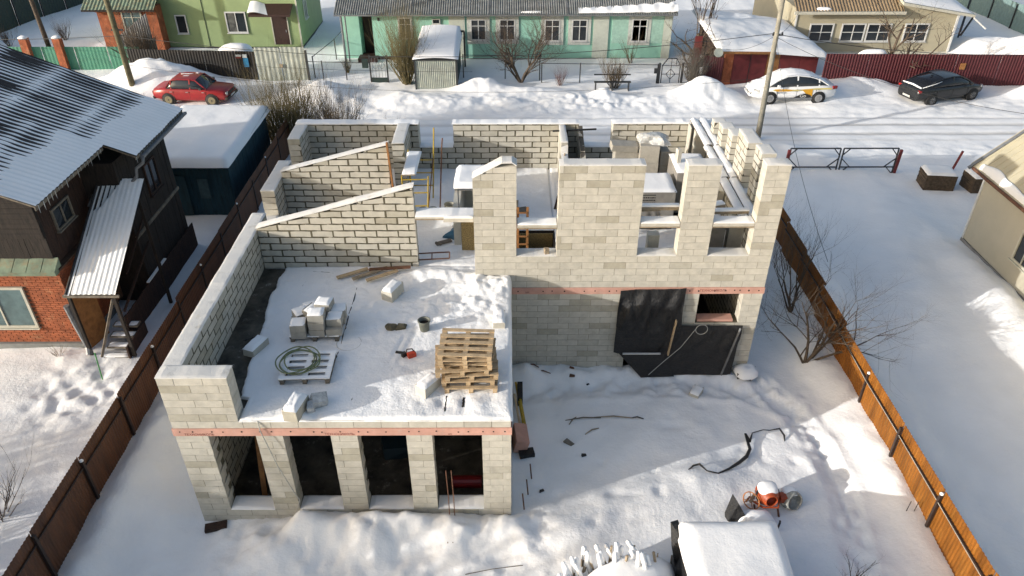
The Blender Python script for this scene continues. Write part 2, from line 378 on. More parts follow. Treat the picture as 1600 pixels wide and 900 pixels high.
def height(x, y):
    x = np.asarray(x, float); y = np.asarray(y, float)
    h = .16 + .16 * fbm(x, y, 4.5, 4) + .03 * fbm(x + 40, y, .7, 3)
    for (cx, cy, sx, sy, rz, hh) in PILES:
        h = h + hh * gauss(x, y, cx, cy, sx, sy, rz) * (1 + .25 * fbm(x, y, .8, 3))
    # road
    rd = sm(33.6, 34.8, y) * (1 - sm(38.4, 39.4, y))
    rut = 0
    for yc, wd in ((35.75, .22), (36.95, .22), (37.9, .18)):
        rut = rut + np.exp(-((y - yc - .15 * np.sin(x * .11)) / wd) ** 2)
    h = h * (1 - rd) + rd * (.12 + .03 * fbm(x * .6, y, .5, 4) - .05 * rut)
    # ploughed bank beyond the road
    bk = np.exp(-((y - 40.3) / .9) ** 2) * sm(-12, -9, x) * (1 - sm(12.0, 13.5, x)) * (1 - .8 * np.exp(-((x + 7.6) / .8) ** 2)) * (1 - .4 * np.exp(-((x - 9.4) / .8) ** 2))
    h = h + bk * (.20 + .22 * fbm(x, y, 1.2, 4)) 
    lum = np.exp(-((y - 40.0) / .8) ** 2) * np.exp(-((x - 4.6) / 1.6) ** 2)
    h = h + .28 * lum * np.abs(fbm(x, y, .5, 3))
    h = h + .06 * np.exp(-((y - 39.4) / 1.2) ** 2) * fbm(x, y, .45, 4) + .05 * np.exp(-((y - 33.8) / .8) ** 2) * fbm(x, y, .4, 3)
    # trodden paths
    d = seg_d(x, y, PATH); d2 = seg_d(x, y, PATH2)
    for dd, wd in ((d, .28), (d2, .35)):
        k = np.exp(-(dd / wd) ** 2); h = h - k * .08 + k * .15 * fbm(x, y, .26, 3)
        k2 = np.exp(-((dd - wd * 1.5) / .12) ** 2); h = h + k2 * .03 * (1 + fbm(x, y, .3, 2))
    # churned snow along the main facade, in front of the wing, and by the steps of the old house
    k = sm(.2, .8, x) * (1 - sm(7, 7.6, x)) * sm(15.6, 16.6, y) * (1 - sm(17.4, 17.6, y)); h = h + k * .09 * fbm(x, y, .4, 4)
    k = sm(-7.5, -6, x) * (1 - sm(.5, 1.5, x)) * sm(9.6, 10.6, y) * (1 - sm(11.9, 12, y)); h = h + k * (.13 * fbm(x, y, .6, 4) + .06 * fbm(x + 5, y, .16, 3))
    k = gauss(x, y, -12.6, 16.4, 1.6, 1.5); h = h + k * .12 * fbm(x, y, .35, 3) - .08 * k
    k = gauss(x, y, 6.4, 12.2, .8, .5); h = h - .06 * k
    # boot prints and sledge marks, old drifts with a crust
    k = sm(.3, 1.2, x) * (1 - sm(8.6, 9.4, x)) * sm(9, 10, y) * (1 - sm(17.2, 17.4, y))
    h = h + k * (.05 * fbm(x + 7, y, 1.3, 3) - .05 * np.clip(fbm(x + 3, y + 9, .42, 2) - .35, 0, 1) * 2)
    for off in (.0, .34):
        dd = np.abs(seg_d(x - off, y, PATH)); h = h - .035 * np.exp(-(dd / .05) ** 2)
    k = sm(-9.2, -8.6, x) * (1 - sm(-7.6, -7.35, x)) + sm(-40, -13, x) * 0; h = h + k * .05 * fbm(x, y, .6, 3)
    # a strip of lumpy thrown-up snow at the foot of the wing
    k = sm(-7.4, -6.4, x) * (1 - sm(.3, 1.2, x)) * np.exp(-((y - 11.35) / .5) ** 2); h = h + k * (.08 + .26 * np.clip(fbm(x + 2, y, .55, 3), -.3, 1))
    k = np.exp(-((y - 17.0) / .4) ** 2) * sm(.1, .5, x) * (1 - sm(6.6, 7.2, x)); h = h + k * .16 * np.clip(fbm(x + 5, y, .5, 3), -.2, 1)
    # keep the floor of the building low
    ins = sm(-7.35, -7.1, x) * (1 - sm(6.9, 7.13, x)) * sm(17.4, 17.6, y) * (1 - sm(24.8, 25, y))
    ins2 = sm(-7.35, -7.1, x) * (1 - sm(-.1, .04, x)) * sm(11.9, 12.05, y) * (1 - sm(24.8, 25, y))
    h = h * (1 - np.maximum(ins, ins2) * .9)
    return np.maximum(h, .02)
def gh(x, y): return float(height(np.array([x]), np.array([y]))[0])
def gh0(x, y): return gh(x, y)
# ------------------------------------------------------------ ground: one sheet, fine near, coarse far
def axis(parts):
    out = []
    for a, b, st in parts:
        n = max(1, int(round((b - a) / st))); out += list(np.linspace(a, b, n, endpoint=False))
    return np.array(out + [parts[-1][1]])
gx = axis([(-500, -60, 40), (-60, -36, 2), (-36, -14, .22), (-14, 12, .085), (12, 34, .2), (34, 60, 2), (60, 500, 40)])
gy = axis([(-60, 4, 8), (4, 8.5, .5), (8.5, 20, .075), (20, 33, .16), (33, 44.5, .09), (44.5, 60, .5), (60, 120, 5), (120, 700, 40)])
X, Y = np.meshgrid(gx, gy); Z = height(X, Y)
nx, ny = len(gx), len(gy)
me = bpy.data.meshes.new('snowy_ground')
me.vertices.add(nx * ny); me.vertices.foreach_set('co', np.stack([X, Y, Z], -1).astype(np.float32).ravel())
i = np.arange((nx - 1) * (ny - 1)); r_, c_ = i // (nx - 1), i % (nx - 1); a = r_ * nx + c_
q = np.stack([a, a + 1, a + nx + 1, a + nx], -1)
me.loops.add(q.size); me.polygons.add(len(q)); me.loops.foreach_set('vertex_index', q.ravel().astype(np.int32))
me.polygons.foreach_set('loop_start', (np.arange(len(q)) * 4).astype(np.int32)); me.polygons.foreach_set('use_smooth', np.ones(len(q), bool))
me.update(calc_edges=True); me.materials.append(M_GROUND)
gobj = link(bpy.data.objects.new('snowy_ground', me)); gobj['kind'] = 'structure'

# ------------------------------------------------------------ the unfinished house
CH = .205
house = thing('unfinished_house', 'roofless unfinished house of pale aerated blocks with a snowy deck and pink band', 'house', (-.1, 18, 0))
HO = house.location
_bm = {}
def block_mesh(L, t, rf, rb, ha, hb, seed):
    rg = random.Random(seed)
    def ring(y, rough):
        m = .030 if rough else .007; j = .010 if rough else .002
        J = lambda: rg.uniform(-j, j)
        e = m * .8
        p = []
        for fx in (0, .33, .68, 1):
            x = e + (L - 2 * e) * fx; p.append((x + J(), y, m * .6 + J()))
        for fx in (1, .66, .3, 0):
            x = e + (L - 2 * e) * fx; hh = ha + (hb - ha) * (x / L); p.append((x + J(), y, max(m * .6 + .012, hh - m * .6 + J())))
        return p
    a = ring(0, rf); b = ring(t, rb)
    # body keeps full size between the faces
    vs = a + b; n = 8
    fs = [tuple(range(n)), tuple(range(2 * n - 1, n - 1, -1))] + [(i, i + n, (i + 1) % n + n, (i + 1) % n) for i in range(n)]
    me = bpy.data.meshes.new('block'); me.from_pydata(vs, [], fs)
    me.materials.append(M_BLOCK); me.update()
    return me
def wall(label, p0, p1, t, z0, z1, ops=(), topf=None, rough=(False, True), mort=None, off=0., name='wall', caps='frost', parts=True, capt=.03, maxw=.6):
    """blocks laid in running bond from p0 to p1; thickness to the left of that direction; ops = [(a, b, za, zb)]"""
    p0 = Vector(p0); p1 = Vector(p1); d = p1 - p0; L = d.length; ang = math.atan2(d.y, d.x)
    T = topf or (lambda s: z1)
    core = MB(); todo = []
    n = int(math.ceil((z1 - z0) / CH - 1e-6))
    for k in range(n):
        zc = z0 + k * CH; zm = zc + CH / 2
        iv = [(0., L)]
        for (a, b, za, zb) in ops:
            if za < zm < zb:
                nv = []
                for (s, e) in iv:
                    if b <= s or a >= e: nv.append((s, e)); continue
                    if a > s: nv.append((s, a))
                    if b < e: nv.append((b, e))
                iv = nv
        for (s, e) in iv:
            # clip by slanted top
            if topf:
                m = 40; xs = [s + (e - s) * i / m for i in range(m + 1)]; ok = [x for x in xs if T(x) > zc + .035]
                if not ok: continue
                s, e = ok[0], ok[-1]
                if e - s < .05: continue
            cuts = [s]; x = off + (.3 if k % 2 else 0) - 3
            while x < e:
                if x > s + .11 and x < e - .11: cuts.append(x)
                x += maxw
            cuts.append(e)
            for a, b in zip(cuts, cuts[1:]):
                ha = min(CH, T(a) - zc); hb = min(CH, T(b) - zc)
                todo.append((a, b, k, max(.03, ha), max(.03, hb)))
            ya = .002 if rough[0] else .009; yb = t - (.002 if rough[1] else .009)
            xs = [s + .006 if s > .001 or True else s, e - .006]
            sub = cuts if topf else [s, e]
            for a, b in zip(sub, sub[1:]):
                ei = .03 if any(rough) else .010; a2 = max(a, s + ei); b2 = min(b, e - ei)
                ha = max(.02, min(CH, T(a) - zc) - (.012 if topf else 0)); hb = max(.02, min(CH, T(b) - zc) - (.012 if topf else 0))
                zz = zc - z0
                tz = 0 if k < n - 1 or topf else -.006
                core.add([(a2, ya, zz), (b2, ya, zz), (b2, yb, zz), (a2, yb, zz), (a2, ya, zz + ha + tz), (b2, ya, zz + hb + tz), (b2, yb, zz + hb + tz), (a2, yb, zz + ha + tz)],
                         [(0, 3, 2, 1), (4, 5, 6, 7), (0, 1, 5, 4), (2, 3, 7, 6), (0, 4, 7, 3), (1, 2, 6, 5)])
    w_ = core.build(name, mort or (M_MORT if any(rough) else M_MORT_L), house, recalc=False)
    w_.location = (p0.x - HO.x, p0.y - HO.y, z0 - HO.z); w_.rotation_euler = (0, 0, ang); w_['label'] = label
    if rough[0] != rough[1]:
        # thin-joint face: material by side of the wall
        w_.data.materials.append(M_MORT_L)
        for p in w_.data.polygons:
            if (p.normal.y < -.5 and not rough[0]) or (p.normal.y > .5 and not rough[1]) : p.material_index = 1
    for (a, b, k, ha, hb) in todo:
        l = b - a
        if abs(ha - CH) < 1e-6 and abs(hb - CH) < 1e-6:
            v = rng.randrange(7); key = (t, rough, v, l > .45)
            bl = .6 if l > .45 else .3
            if key not in _bm: _bm[key] = block_mesh(bl, t, rough[0], rough[1], CH, CH, hash(key) % 9999)
            o = bpy.data.objects.new('block', _bm[key]); o.scale = (l / bl, 1, 1)
        else:
            o = bpy.data.objects.new('block', block_mesh(l, t, rough[0], rough[1], ha, hb, rng.randrange(9999)))
        link(o, w_); o.location = (a, 0, k * CH)
    if caps:
        M_ = M_FROST if caps == 'frost' else M_SNOW
        def H(s):
            z = T(s)
            for (a, b, za, zb) in ops:
                if a - 1e-4 <= s <= b + 1e-4 and zb >= z - .01: z = min(z, za)
            return z
        st = .12; N_ = max(2, int(L / st)); runs = []; cur = [0.]
        brk = sorted(set([0., L] + [q for o_ in ops if o_[3] >= z1 - .01 or topf for q in o_[:2]]))
        for a, b in zip(brk, brk[1:]):
            mb = MB()
            if b - a < .05: continue
            hm = H((a + b) / 2)
            if hm <= z0 + .01: continue
            m = max(2, int((b - a) / st)); low = hm < T((a + b) / 2) - .01
            cap_strip(mb, a + (.0 if low else -.006), b - (.0 if low else -.006), t, lambda s: (hm if low else T(min(max(s, 0), L))) - z0, m, capt)
            mb.build('snow_cap', M_, w_, smooth=False)
    return w_
def cap_strip(mb, a, b, t, zf, m, th):
    prof = [(-.006, -.004), (-.004, .55), (.05, .95), (t / 2, 1.), (t - .05, .95), (t + .004, .55), (t + .006, -.004)]
    rows = []
    k1 = rng.uniform(0, 90)
    for i in range(m + 1):
        s = a + (b - a) * i / m
        n_ = float(fbm(np.array([s + k1]), np.array([k1]), .45, 3)[0]) * 1.6
        e = .6 if i in (0, m) else 1
        n2 = float(fbm(np.array([s + k1]), np.array([k1 + 9]), .3, 2)[0]) * .012
        rows.append([(s, y + n2 * (1 if y < t / 2 else -1), zf(s) + (h * th * e * max(.35, 1 + .5 * n_) if h > 0 else h)) for y, h in prof])
    vs = [p for r in rows for p in r]; n = len(prof); fs = []
    for i in range(m):
        for j in range(n - 1): fs.append((i * n + j, i * n + j + 1, (i + 1) * n + j + 1, (i + 1) * n + j))
    fs.append(tuple(range(n))); fs.append(tuple(m * n + j for j in range(n))[::-1])
    mb.add(vs, fs)

SB = 3.21; Z0 = SB - .21 - 15 * CH         # strip top; base of the lower courses
SILL = SB + 5 * CH; YF = 11.85; YM = 17.30; XL = -7.35; XW = .04; XR = 7.13
# wing, front (lower part with four openings, then parapet course with the raised left corner)
fops = [(a - XL, b - XL, Z0 + 3 * CH, 9.) for a, b in ((-6.62, -5.58), (-4.98, -3.94), (-3.34, -2.28), (-1.70, -.61))]
wall('front wall of the wing with four tall openings under the pink band', (XL, YF), (XW, YF), .4, Z0, 3.0, fops, rough=(False, True), caps='snow', capt=.05)
wall('one course of blocks along the front edge of the deck, rising at the left corner', (XL, YF), (XW, YF), .4, SB, SB + 7 * CH,
     [(1.48, XW - XL, SB + CH, 9)], rough=(False, False), caps='frost', off=.36)
# wing, left wall
wall('long left wall beside the deck with rough joints inside', (XL, 19.0), (XL, YF + .4), .4, SB, SB + 7 * CH, rough=(False, True), off=.1)
wall('left wall below the deck', (XL, 16.8), (XL, YF + .4), .4, Z0, 3.0, rough=(False, True), caps=None, mort=M_MORT_D)
wall('left wall behind the deck, stepped up between two window gaps', (XL, 25.0), (XL, 19.0), .4, SB, SB + 9 * CH,
     [(0, 1.6, SB + 9 * CH, 99), (1.6, 2.85, SB + 4 * CH, 99), (5.0, 6.0, SB + 4 * CH, 99), (2.85, 5.0, SB + 8 * CH, 99)], rough=(False, True), caps='frost')
# right side of the wing and hidden lower walls
wall('right wall of the wing below the deck', (XW, YF + .4), (XW, YM), .4, Z0, SB + CH, rough=(False, True), caps=None)
# main front wall
mo = lambda a, b, za, zb: (a - XW, b - XW, za, zb)
wall('lower front wall of the main part behind the black sheets', (XW, YM), (XR, YM), .4, Z0, 3.0, [mo(5.35, 6.58, Z0 + 10 * CH, 9), mo(3.4, 4.9, Z0, Z0 + 10 * CH)], rough=(False, True), caps=None, off=.17)
wall('upper front wall with tall piers between the window gaps', (-.93, YM), (XR, YM), .4, SB, SB + 18 * CH,
     [(1.13, 2.21, SILL, 99), (4.39, 5.46, SILL, 99), (6.31, 7.43, SILL, 99)],
     topf=lambda s: (6.55 + .42 * min(1, s / .75)) if s < 1.13 else SB + 18 * CH - .002, rough=(False, False), off=.22, capt=.035)
# right wall: solid below, stepped separate piers above
wall('right wall of the main part', (XR, YM + .4), (XR, 25.0), .4, SB, SB + 9 * CH, rough=(False, True), caps='snow')
wall('lower right wall of the main part', (XR, YM + .4), (XR, 25.0), .4, Z0, 3.0, caps=None, rough=(False, True))
for (a, b, zt, lb) in ((18.45, 19.05, 6.62, 'pier nearest the front corner'), (19.65, 20.7, 6.42, 'wide pier'), (21.15, 21.7, 6.1, 'middle pier'), (22.2, 22.75, 5.86, 'short pier'), (23.25, 23.65, 5.6, 'lowest pier')):
    n_ = int(round((zt - (SB + 9 * CH)) / CH))
    wall(lb + ' on the right wall', (XR, a), (XR, b), .4, SB + 9 * CH, SB + (9 + n_) * CH, rough=(False, True), caps='frost', mort=M_MORT_D)
# rear wall with two gaps
wall('rear wall with two snowy window gaps', (XR, 25.0), (XL, 25.0), .4, SB, SB + 9 * CH + .04,
     [(XR - 3.6, XR - 2.45, SB + 5 * CH, 99), (XR + 1.95, XR + 3.12, SB + 5 * CH, 99)], rough=(False, True), caps='snow', capt=.045)
wall('lower rear wall', (XR, 25.0), (XL, 25.0), .4, Z0, 3.0, caps=None, parts=False)
# sloping partitions
wall('front partition with a top sloping up to the right', (XL + .4, 18.0), (-2.55, 18.0), .3, SB + CH, 6.3, topf=lambda s: 4.72 + s * .283, rough=(True, True), caps='frost', capt=.035)
wall('rear partition with a top sloping up to the right', (XL + .4, 20.9), (-3.62, 20.9), .3, SB + CH, 6.3, topf=lambda s: 5.05 + s * .262, rough=(True, True), caps='frost', capt=.025)
wall('short cross wall by the scaffold', (-3.42, 22.9), (-3.42, 24.6), .4, SB + CH, SB + 9.3 * CH, rough=(True, True), caps='frost')
wall('thin partition right of the middle room', (1.95, 21.5), (1.95, 24.6), .22, SB + CH, SB + 9 * CH, rough=(True, False), caps='frost', topf=lambda s: 4.68 if s < 1.5 else 5.06)
wall('dark stained partition leaning behind the thin one', (2.55, 21.7), (2.55, 24.6), .16, SB + CH, SB + 9 * CH, rough=(True, True), caps=None, mort=M_MORT_D, topf=lambda s: 4.3 + s * .26)

# pink foam band with fixing holes and print
def strip(x0, x1, y, holes, prints, label):
    s = MB(); s.box(x0 - .015, x1 + .015, y - .022, y + .36, 3.002, 3.208)
    o = s.build('foam_band', M_PINK, house, world=True); o['label'] = label
    hb = MB()
    for hx, hz, r in holes:
        hb.lathe([(r, 0), (r, .006)], 8, Matrix.Translation((hx, y - .022, hz)) @ Matrix.Rotation(PI / 2, 4, 'X'))
    k = hb.build('fixing_holes', M_HOLE, o, world=True)
    for px, pz, sz, tx in prints:
        text(tx, sz, Matrix.Translation((px - HO.x, y - .0225 - HO.y, pz - HO.z)) @ Matrix.Rotation(PI / 2, 4, 'X'), M_REDINK, o)
    return o
hs = [(-7.2 + .0, 3.13, .016), (-6.92, 3.13, .02), (-6.5, 3.13, .02), (-6.26, 3.12, .018), (-5.85, 3.13, .022), (-5.45, 3.13, .02), (-5.2, 3.13, .02), (-4.78, 3.13, .02), (-4.28, 3.12, .02), (-4.1, 3.11, .02), (-3.7, 3.12, .018), (-3.3, 3.12, .018),
      (-3.1, 3.11, .018), (-2.7, 3.11, .018), (-2.2, 3.12, .018), (-1.98, 3.12, .018), (-1.6, 3.13, .02), (-1.12, 3.1, .018), (-.9, 3.11, .018), (-.58, 3.11, .018), (-.35, 3.11, .018), (-.1, 3.11, .018)]
strip(XL, XW, YF, hs, [(-7.12, 3.02, .085, 'ТЕХНОНИКОЛЬ'), (-4.05, 3.02, .085, 'ТЕХНОНИКОЛЬ'), (-1.35, 3.02, .05, 'XPS')], 'pink foam band along the front of the wing')
hm = [(.25, 3.1, .02), (.95, 3.1, .02), (1.2, 3.11, .02), (1.55, 3.1, .024), (2.1, 3.1, .022), (2.4, 3.11, .02), (2.8, 3.1, .024), (3.0, 3.11, .02), (5.05, 3.1, .022), (5.3, 3.1, .026), (5.75, 3.1, .022), (6.05, 3.12, .02), (6.3, 3.12, .022), (6.45, 3.12, .022), (6.7, 3.11, .028), (6.98, 3.11, .022)]
strip(XW, XR, YM, hm, [(.45, 3.04, .07, 'XPS'), (5.32, 3.08, .1, 'ТЕХНОНИКОЛЬ')], 'pink foam band along the main front wall')
# slabs
s = MB(); s.box(XL + .4, XW - .01, YF + .4, YM + .5, 3.0, 3.405); s.box(XL + .4, .2, YM + .5, 24.6, 3.0, 3.405); s.box(1.4, XR - .41, YM + .4, 24.6, 3.0, 3.405); s.box(.2, 1.4, 20.2, 24.6, 3.0, 3.405)
s.build('floor_slab', M_WETSHADE, house, world=True)
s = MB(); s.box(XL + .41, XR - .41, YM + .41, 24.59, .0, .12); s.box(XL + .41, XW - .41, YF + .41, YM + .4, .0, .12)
s.build('ground_floor', M_WETSHADE, house, world=True)  # dark concrete colour here stands in for the deep shade behind the openings

def dz(x, y):
    h = 3.50 + .02 * fbm(x, y, 1.2, 4)
    h = h + .20 * gauss(x, y, -.4, 17.0, .9, .45) * (1 + .6 * fbm(x, y, .3, 3)) + .06 * gauss(x, y, -.9, 16.2, 1.0, .8) * (.6 + 1.3 * fbm(x, y, .3, 3)) + .16 * gauss(x, y, -2.0, 17.5, .9, .3) * (1 + .5 * fbm(x, y, .25, 3))
    h = h + .05 * gauss(x, y, -1.9, 13.0, .9, .35) - .05 * gauss(x, y, -1.5, 12.35, .12, .2) - .05 * gauss(x, y, -1.0, 12.3, .09, .25)
    h = h + .07 * gauss(x, y, -.15, 12.4, .3, .35) + .06 * gauss(x, y, -.7, 12.2, .3, .25) + .10 * gauss(x, y, -4.65, 11.95, .25, .2)
    h = h + .03 * gauss(x, y, -2.3, 15.5, .9, .15, 1.2) - .03 * gauss(x, y, -2.5, 14.3, .6, .06, 1.35) - .03 * gauss(x, y, -2.7, 14.3, .6, .06, 1.35)
    k = gauss(x, y, -2.2, 16.1, 2.6, 1.2); h = h + k * .055 * fbm(x, y, .22, 3)
    h = h + .02 * fbm(x + 3, y, .45, 3)
    h = h - .03 * np.clip(fbm(x + 8, y + 4, .38, 2) - .4, 0, 1) * 2
    return h
def snow_sheet(name, x0f, x1f, y0, y1, base, nx_, ny_, zf, m, parent, lip=.07, label=None):
    """snow with rounded free edges lying on a slab"""
    t = np.linspace(0, 1, nx_ + 1); u = np.linspace(0, 1, ny_ + 1); U, V = np.meshgrid(t, u)
    y = y0 + (y1 - y0) * V; xa = x0f(y); xb = x1f(y); x = xa + (xb - xa) * U
    z = zf(x, y)
    e = np.minimum(np.minimum(x - xa, xb - x), np.minimum(y - y0, y1 - y)) / lip
    e = np.clip(e, 0, 1); z = base + (z - base) * np.sqrt(1 - (1 - e) ** 2)
    mb = MB(); n = nx_ + 1
    mb.v = [tuple(p) for p in np.stack([x, y, z], -1).reshape(-1, 3).tolist()]
    mb.f = [(j * n + i, j * n + i + 1, (j + 1) * n + i + 1, (j + 1) * n + i) for j in range(ny_) for i in range(nx_)]
    o = mb.build(name, m, parent, world=True, smooth=True, recalc=False)
    if label: o['label'] = label
    return o
sheet_edge = lambda y: np.where(y < 12.55, -5.86, -6.12 - .075 * (y - 13) + .10 * fbm(y, y * 0 + 3, .5, 4) + .12 * sm(17.2, 17.9, y))
snow_sheet('deck_snow', sheet_edge, lambda y: XW + .03 + .015 * fbm(y, y * 0, .6, 2), YF - .012, 18.02, SB + CH - .01, 150, 150, dz, M_SNOWD, house, lip=.09, label='snow over the deck of the wing')
fz = lambda x, y: 3.47 + .02 * fbm(x, y, .9, 4) + .02 * fbm(x + 9, y, .25, 3)
K = lambda c: (lambda y: y * 0 + c)
snow_sheet('floor_snow', K(XL + .41), K(.2), 18.0, 24.6, 3.40, 90, 80, fz, M_SNOWD, house, lip=.04, label='thin snow on the upper floor, left rooms')
snow_sheet('floor_snow', K(1.4), K(XR - .41), 17.7, 24.6, 3.40, 70, 80, fz, M_SNOWD, house, lip=.04, label='thin snow on the upper floor, right rooms')
snow_sheet('floor_snow', K(.19), K(1.41), 20.18, 24.6, 3.40, 30, 60, fz, M_SNOWD, house, lip=.04, label='snow behind the open stair hole')
snow_sheet('floor_snow', K(-.93), K(.2), 17.7, 18.03, 3.40, 12, 6, fz, M_SNOWD, house, lip=.03, label='snow strip behind the narrow pier')
# sills and lintels
def lintel(x0, x1, z, y0=YM, yd=.38, th=.2, label=None, board=True):
    s = MB(); s.box(x0, x1, y0 + .012, y0 + yd, z - th, z); o = s.build('lintel', M_BLOCK, house, world=True)
    if label: o['label'] = label
    c = MB(); cap_strip(c, x0 + .01, x1 - .01, yd - .01, lambda q: 0, 8, .035)
    c.v = [(x, y + y0 + .012, zz + z) for x, y, zz in c.v]; c.build('snow_cap', M_SNOW, o, world=True)
    if board:
        b = MB(); b.box(x0 - .03 if x0 > -2.6 and False else x0 + .005, x1 - .005, y0 + .0, y0 + yd + .02, z - th - .03, z - th - .003); b.build('board', M_PINEG, o, world=True)
    return o
lintel(-2.53, -.95, 5.2, 17.75, .5, .06, 'low lintel over the doorway beside the deck')
lintel(-1.75, -.95, 5.24, 17.60, .15, .12, 'short block on the doorway lintel', False)
lintel(.215, 1.27, 5.2, YM, .38, .09, 'lintel across the dark stair window')
lintel(3.47, 4.52, 5.24, YM, .38, .10, 'lintel across the window beside the wide pier')
lintel(5.39, 6.49, 5.24, YM, .38, .10, 'lintel across the window beside the corner pier')
b = MB(); b.rbox(4.02, 17.85, 5.42, 1.05, .12, .10); b.rbox(3.75, 17.95, 5.33, .7, .14, .08, .05); o = b.build('plank', M_PINEG, house, world=True); o['label'] = 'snowy planks behind the lintel'
b = MB(); b.rbox(4.05, 17.85, 5.5, 1.03, .14, .05); b.build('snow_cap', M_SNOW, o, world=True)
b = MB(); b.rbox(5.95, 17.85, 5.3, 1.0, .14, .08, .03); b.rbox(5.65, 18.1, 5.35, .4, .2, .1, .3); o = b.build('plank', M_PINEG, house, world=True); o['label'] = 'planks behind the corner lintel'
b = MB(); b.rbox(5.95, 17.85, 5.36, 1.0, .15, .04, .03); b.rbox(5.65, 18.1, 5.42, .38, .2, .04, .3); b.build('snow_cap', M_SNOW, o, world=True)
# snowy boards laid on the inner leaf of the right wall, with gaps between them
bb = thing('snowy_board_walk', 'long snow covered boards with dark slots lying inside the stepped right wall', 'boards', (6.4, 21, 5.1))
for i in range(2):
    for j in range(3):
        y0 = 17.75 + j * 2.35; x0 = 6.17 + i * .30 + j * .06
        s = MB(); s.box(x0, x0 + .275, y0, y0 + 2.3, 5.16, 5.2); pl = s.build('board', M_GRWOOD, bb, world=True)
        nn = [rng.uniform(0, 99)]
        c = MB(); c.grid(5, 30, lambda u, v: (x0 + .002 + .271 * u, y0 + 2.29 * v, 5.2 + (.045 + .015 * float(vnoise(np.array(u * 3 + nn[0]), np.array(v * 9)))) * (min(1, math.sin(PI * u) * 3) * (.35 if (i == 0 and u > .7 and vnoise(np.array(v * 11 + j * 7), np.array(.5)) > .6) else 1) if 0 < u < 1 else 0)))
        c.build('snow_cap', M_SNOW, pl, world=True, smooth=True)
for y0 in (18.6, 20.9, 23.7):
    s = MB(); s.box(6.28, 6.70, y0, y0 + .25, 3.41, 5.155); s.build('support', M_BLOCK, bb, world=True)
s = MB(); s.box(6.2, 6.23, 24.1, 24.55, 3.41, 5.15); s.box(6.25, 6.65, 24.3, 24.55, 3.41, 5.1); s.build('end_block', M_BLOCK, bb, world=True)
# dark panels added in the stair hole, their colour standing in for deep shade
s = MB(); s.box(.2, 1.4, 20.14, 20.18, .3, 3.40); s.box(1.36, 1.39, 17.75, 20.1, .3, 3.40); s.box(.2, .23, 17.75, 20.1, .3, 3.40); o = s.build('stair_shade_panels', M_DKWOOD, house, world=True)
# ------------------------------------------------------------ bare trees and shrubs
def grow(mb, p, d, L, r, depth, rg, spread=.6, up=.15, kids=3, wob=.18, tm=None, shrink=.72, n=4):
    """one limb and, recursively, its side branches; thin ends go to the mesh tm"""
    seg = 4 if depth > 1 else 3
    pts = [Vector(p)]; dd = Vector(d).normalized(); rs = [r]
    for i in range(seg):
        dd = (dd + Vector((rg.uniform(-wob, wob), rg.uniform(-wob, wob), rg.uniform(-wob, wob) + up * .3))).normalized()
        pts.append(pts[-1] + dd * L / seg); rs.append(r * (1 - .55 * (i + 1) / seg))
    (mb if depth > 2 or tm is None else tm).tube(pts, rs, n if depth > 1 else 3, cap=False)
    if depth <= 0: return
    for k in range(kids + (1 if rg.random() < .4 else 0)):
        i = rg.randint(max(1, seg - 3), seg); q = pts[i]
        ax = Vector((rg.uniform(-1, 1), rg.uniform(-1, 1), rg.uniform(-.35, .7))).normalized()
        nd = (dd * (1 - spread) + ax * spread + Vector((0, 0, up))).normalized()
        grow(mb, q, nd, L * shrink * rg.uniform(.75, 1.15), rs[i] * .68, depth - 1, rg, spread, up, kids, wob, tm, shrink, n)
def tree(name, label, cat, x, y, limbs, seed, group=None, z=None, depth=4, kids=3, spread=.55, up=.15, mt=None, mt2=None, wob=.18, shrink=.72):
    """limbs = [(direction, length, radius)]"""
    z = gh(x, y) - .1 if z is None else z
    t = thing(name, label, cat, (x, y, z), 0, group); rg = random.Random(seed); tr = MB(); tw = MB()
    for (d, L, r) in limbs: grow(tr, (0, 0, 0), d, L, r, depth, rg, spread, up, kids, wob, tw, shrink)
    tr.build('trunk', mt or M_BARK, t, recalc=False); tw.build('branches', mt2 or M_BARK, t, recalc=False)
    return t
def shrub(name, label, x, y, n, h, sp, seed, mt=M_TWIG, z=None, r=.012, group=None, kids=3, depth=2, cat='shrub'):
    z = gh(x, y) - .05 if z is None else z
    t = thing(name, label, cat, (x, y, z), 0, group); rg = random.Random(seed); mb = MB(); tw = MB()
    for k in range(n):
        a = rg.uniform(0, 2 * PI); q = rg.uniform(.05, 1) ** .7 * sp
        grow(mb, (math.cos(a) * q * .09 * h, math.sin(a) * q * .09 * h, 0), (math.cos(a) * q, math.sin(a) * q, 1), h * rg.uniform(.35, .6), r, depth, rg, .35, .25, kids, .16, tw, .75, 3)
    if mb.v:
        mb.build('stems', mt, t, recalc=False)
    if tw.v: tw.build('twigs', mt, t, recalc=False)
    return t

tree('bare_tree', 'bare fruit tree with long thin limbs leaning over the brown fence', 'tree', 8.95, 17.5,
     [((.45, -.1, 1), 1.7, .065), ((.0, .2, 1), 1.7, .055), ((1.3, -.1, .8), 1.9, .055), ((1.0, .5, .8), 1.6, .045), ((-.5, .2, 1), 1.4, .04)], 5, depth=4, kids=3, spread=.55, up=.05, shrink=.76)
tree('bare_tree', 'dark bare tree standing between the house corner and the brown fence', 'tree', 9.4, 20.2,
     [((-.35, -.2, 1), 1.6, .055), ((.2, .2, 1), 1.5, .05), ((-.7, .3, 1), 1.3, .04)], 12, depth=4, kids=3, spread=.45, up=.2, shrink=.8)
shrub('bare_shrub', 'small bare sapling at the bottom edge right of the snowy tarp stack', 7.6, 10.1, 6, 1.1, .6, 3, M_BARK, depth=3, kids=2, r=.014)
shrub('bare_shrub', 'bare bush at the left edge beyond the brown fence', -12.35, 12.0, 16, 2.2, .9, 8, M_BARK, depth=3, kids=2, r=.016)
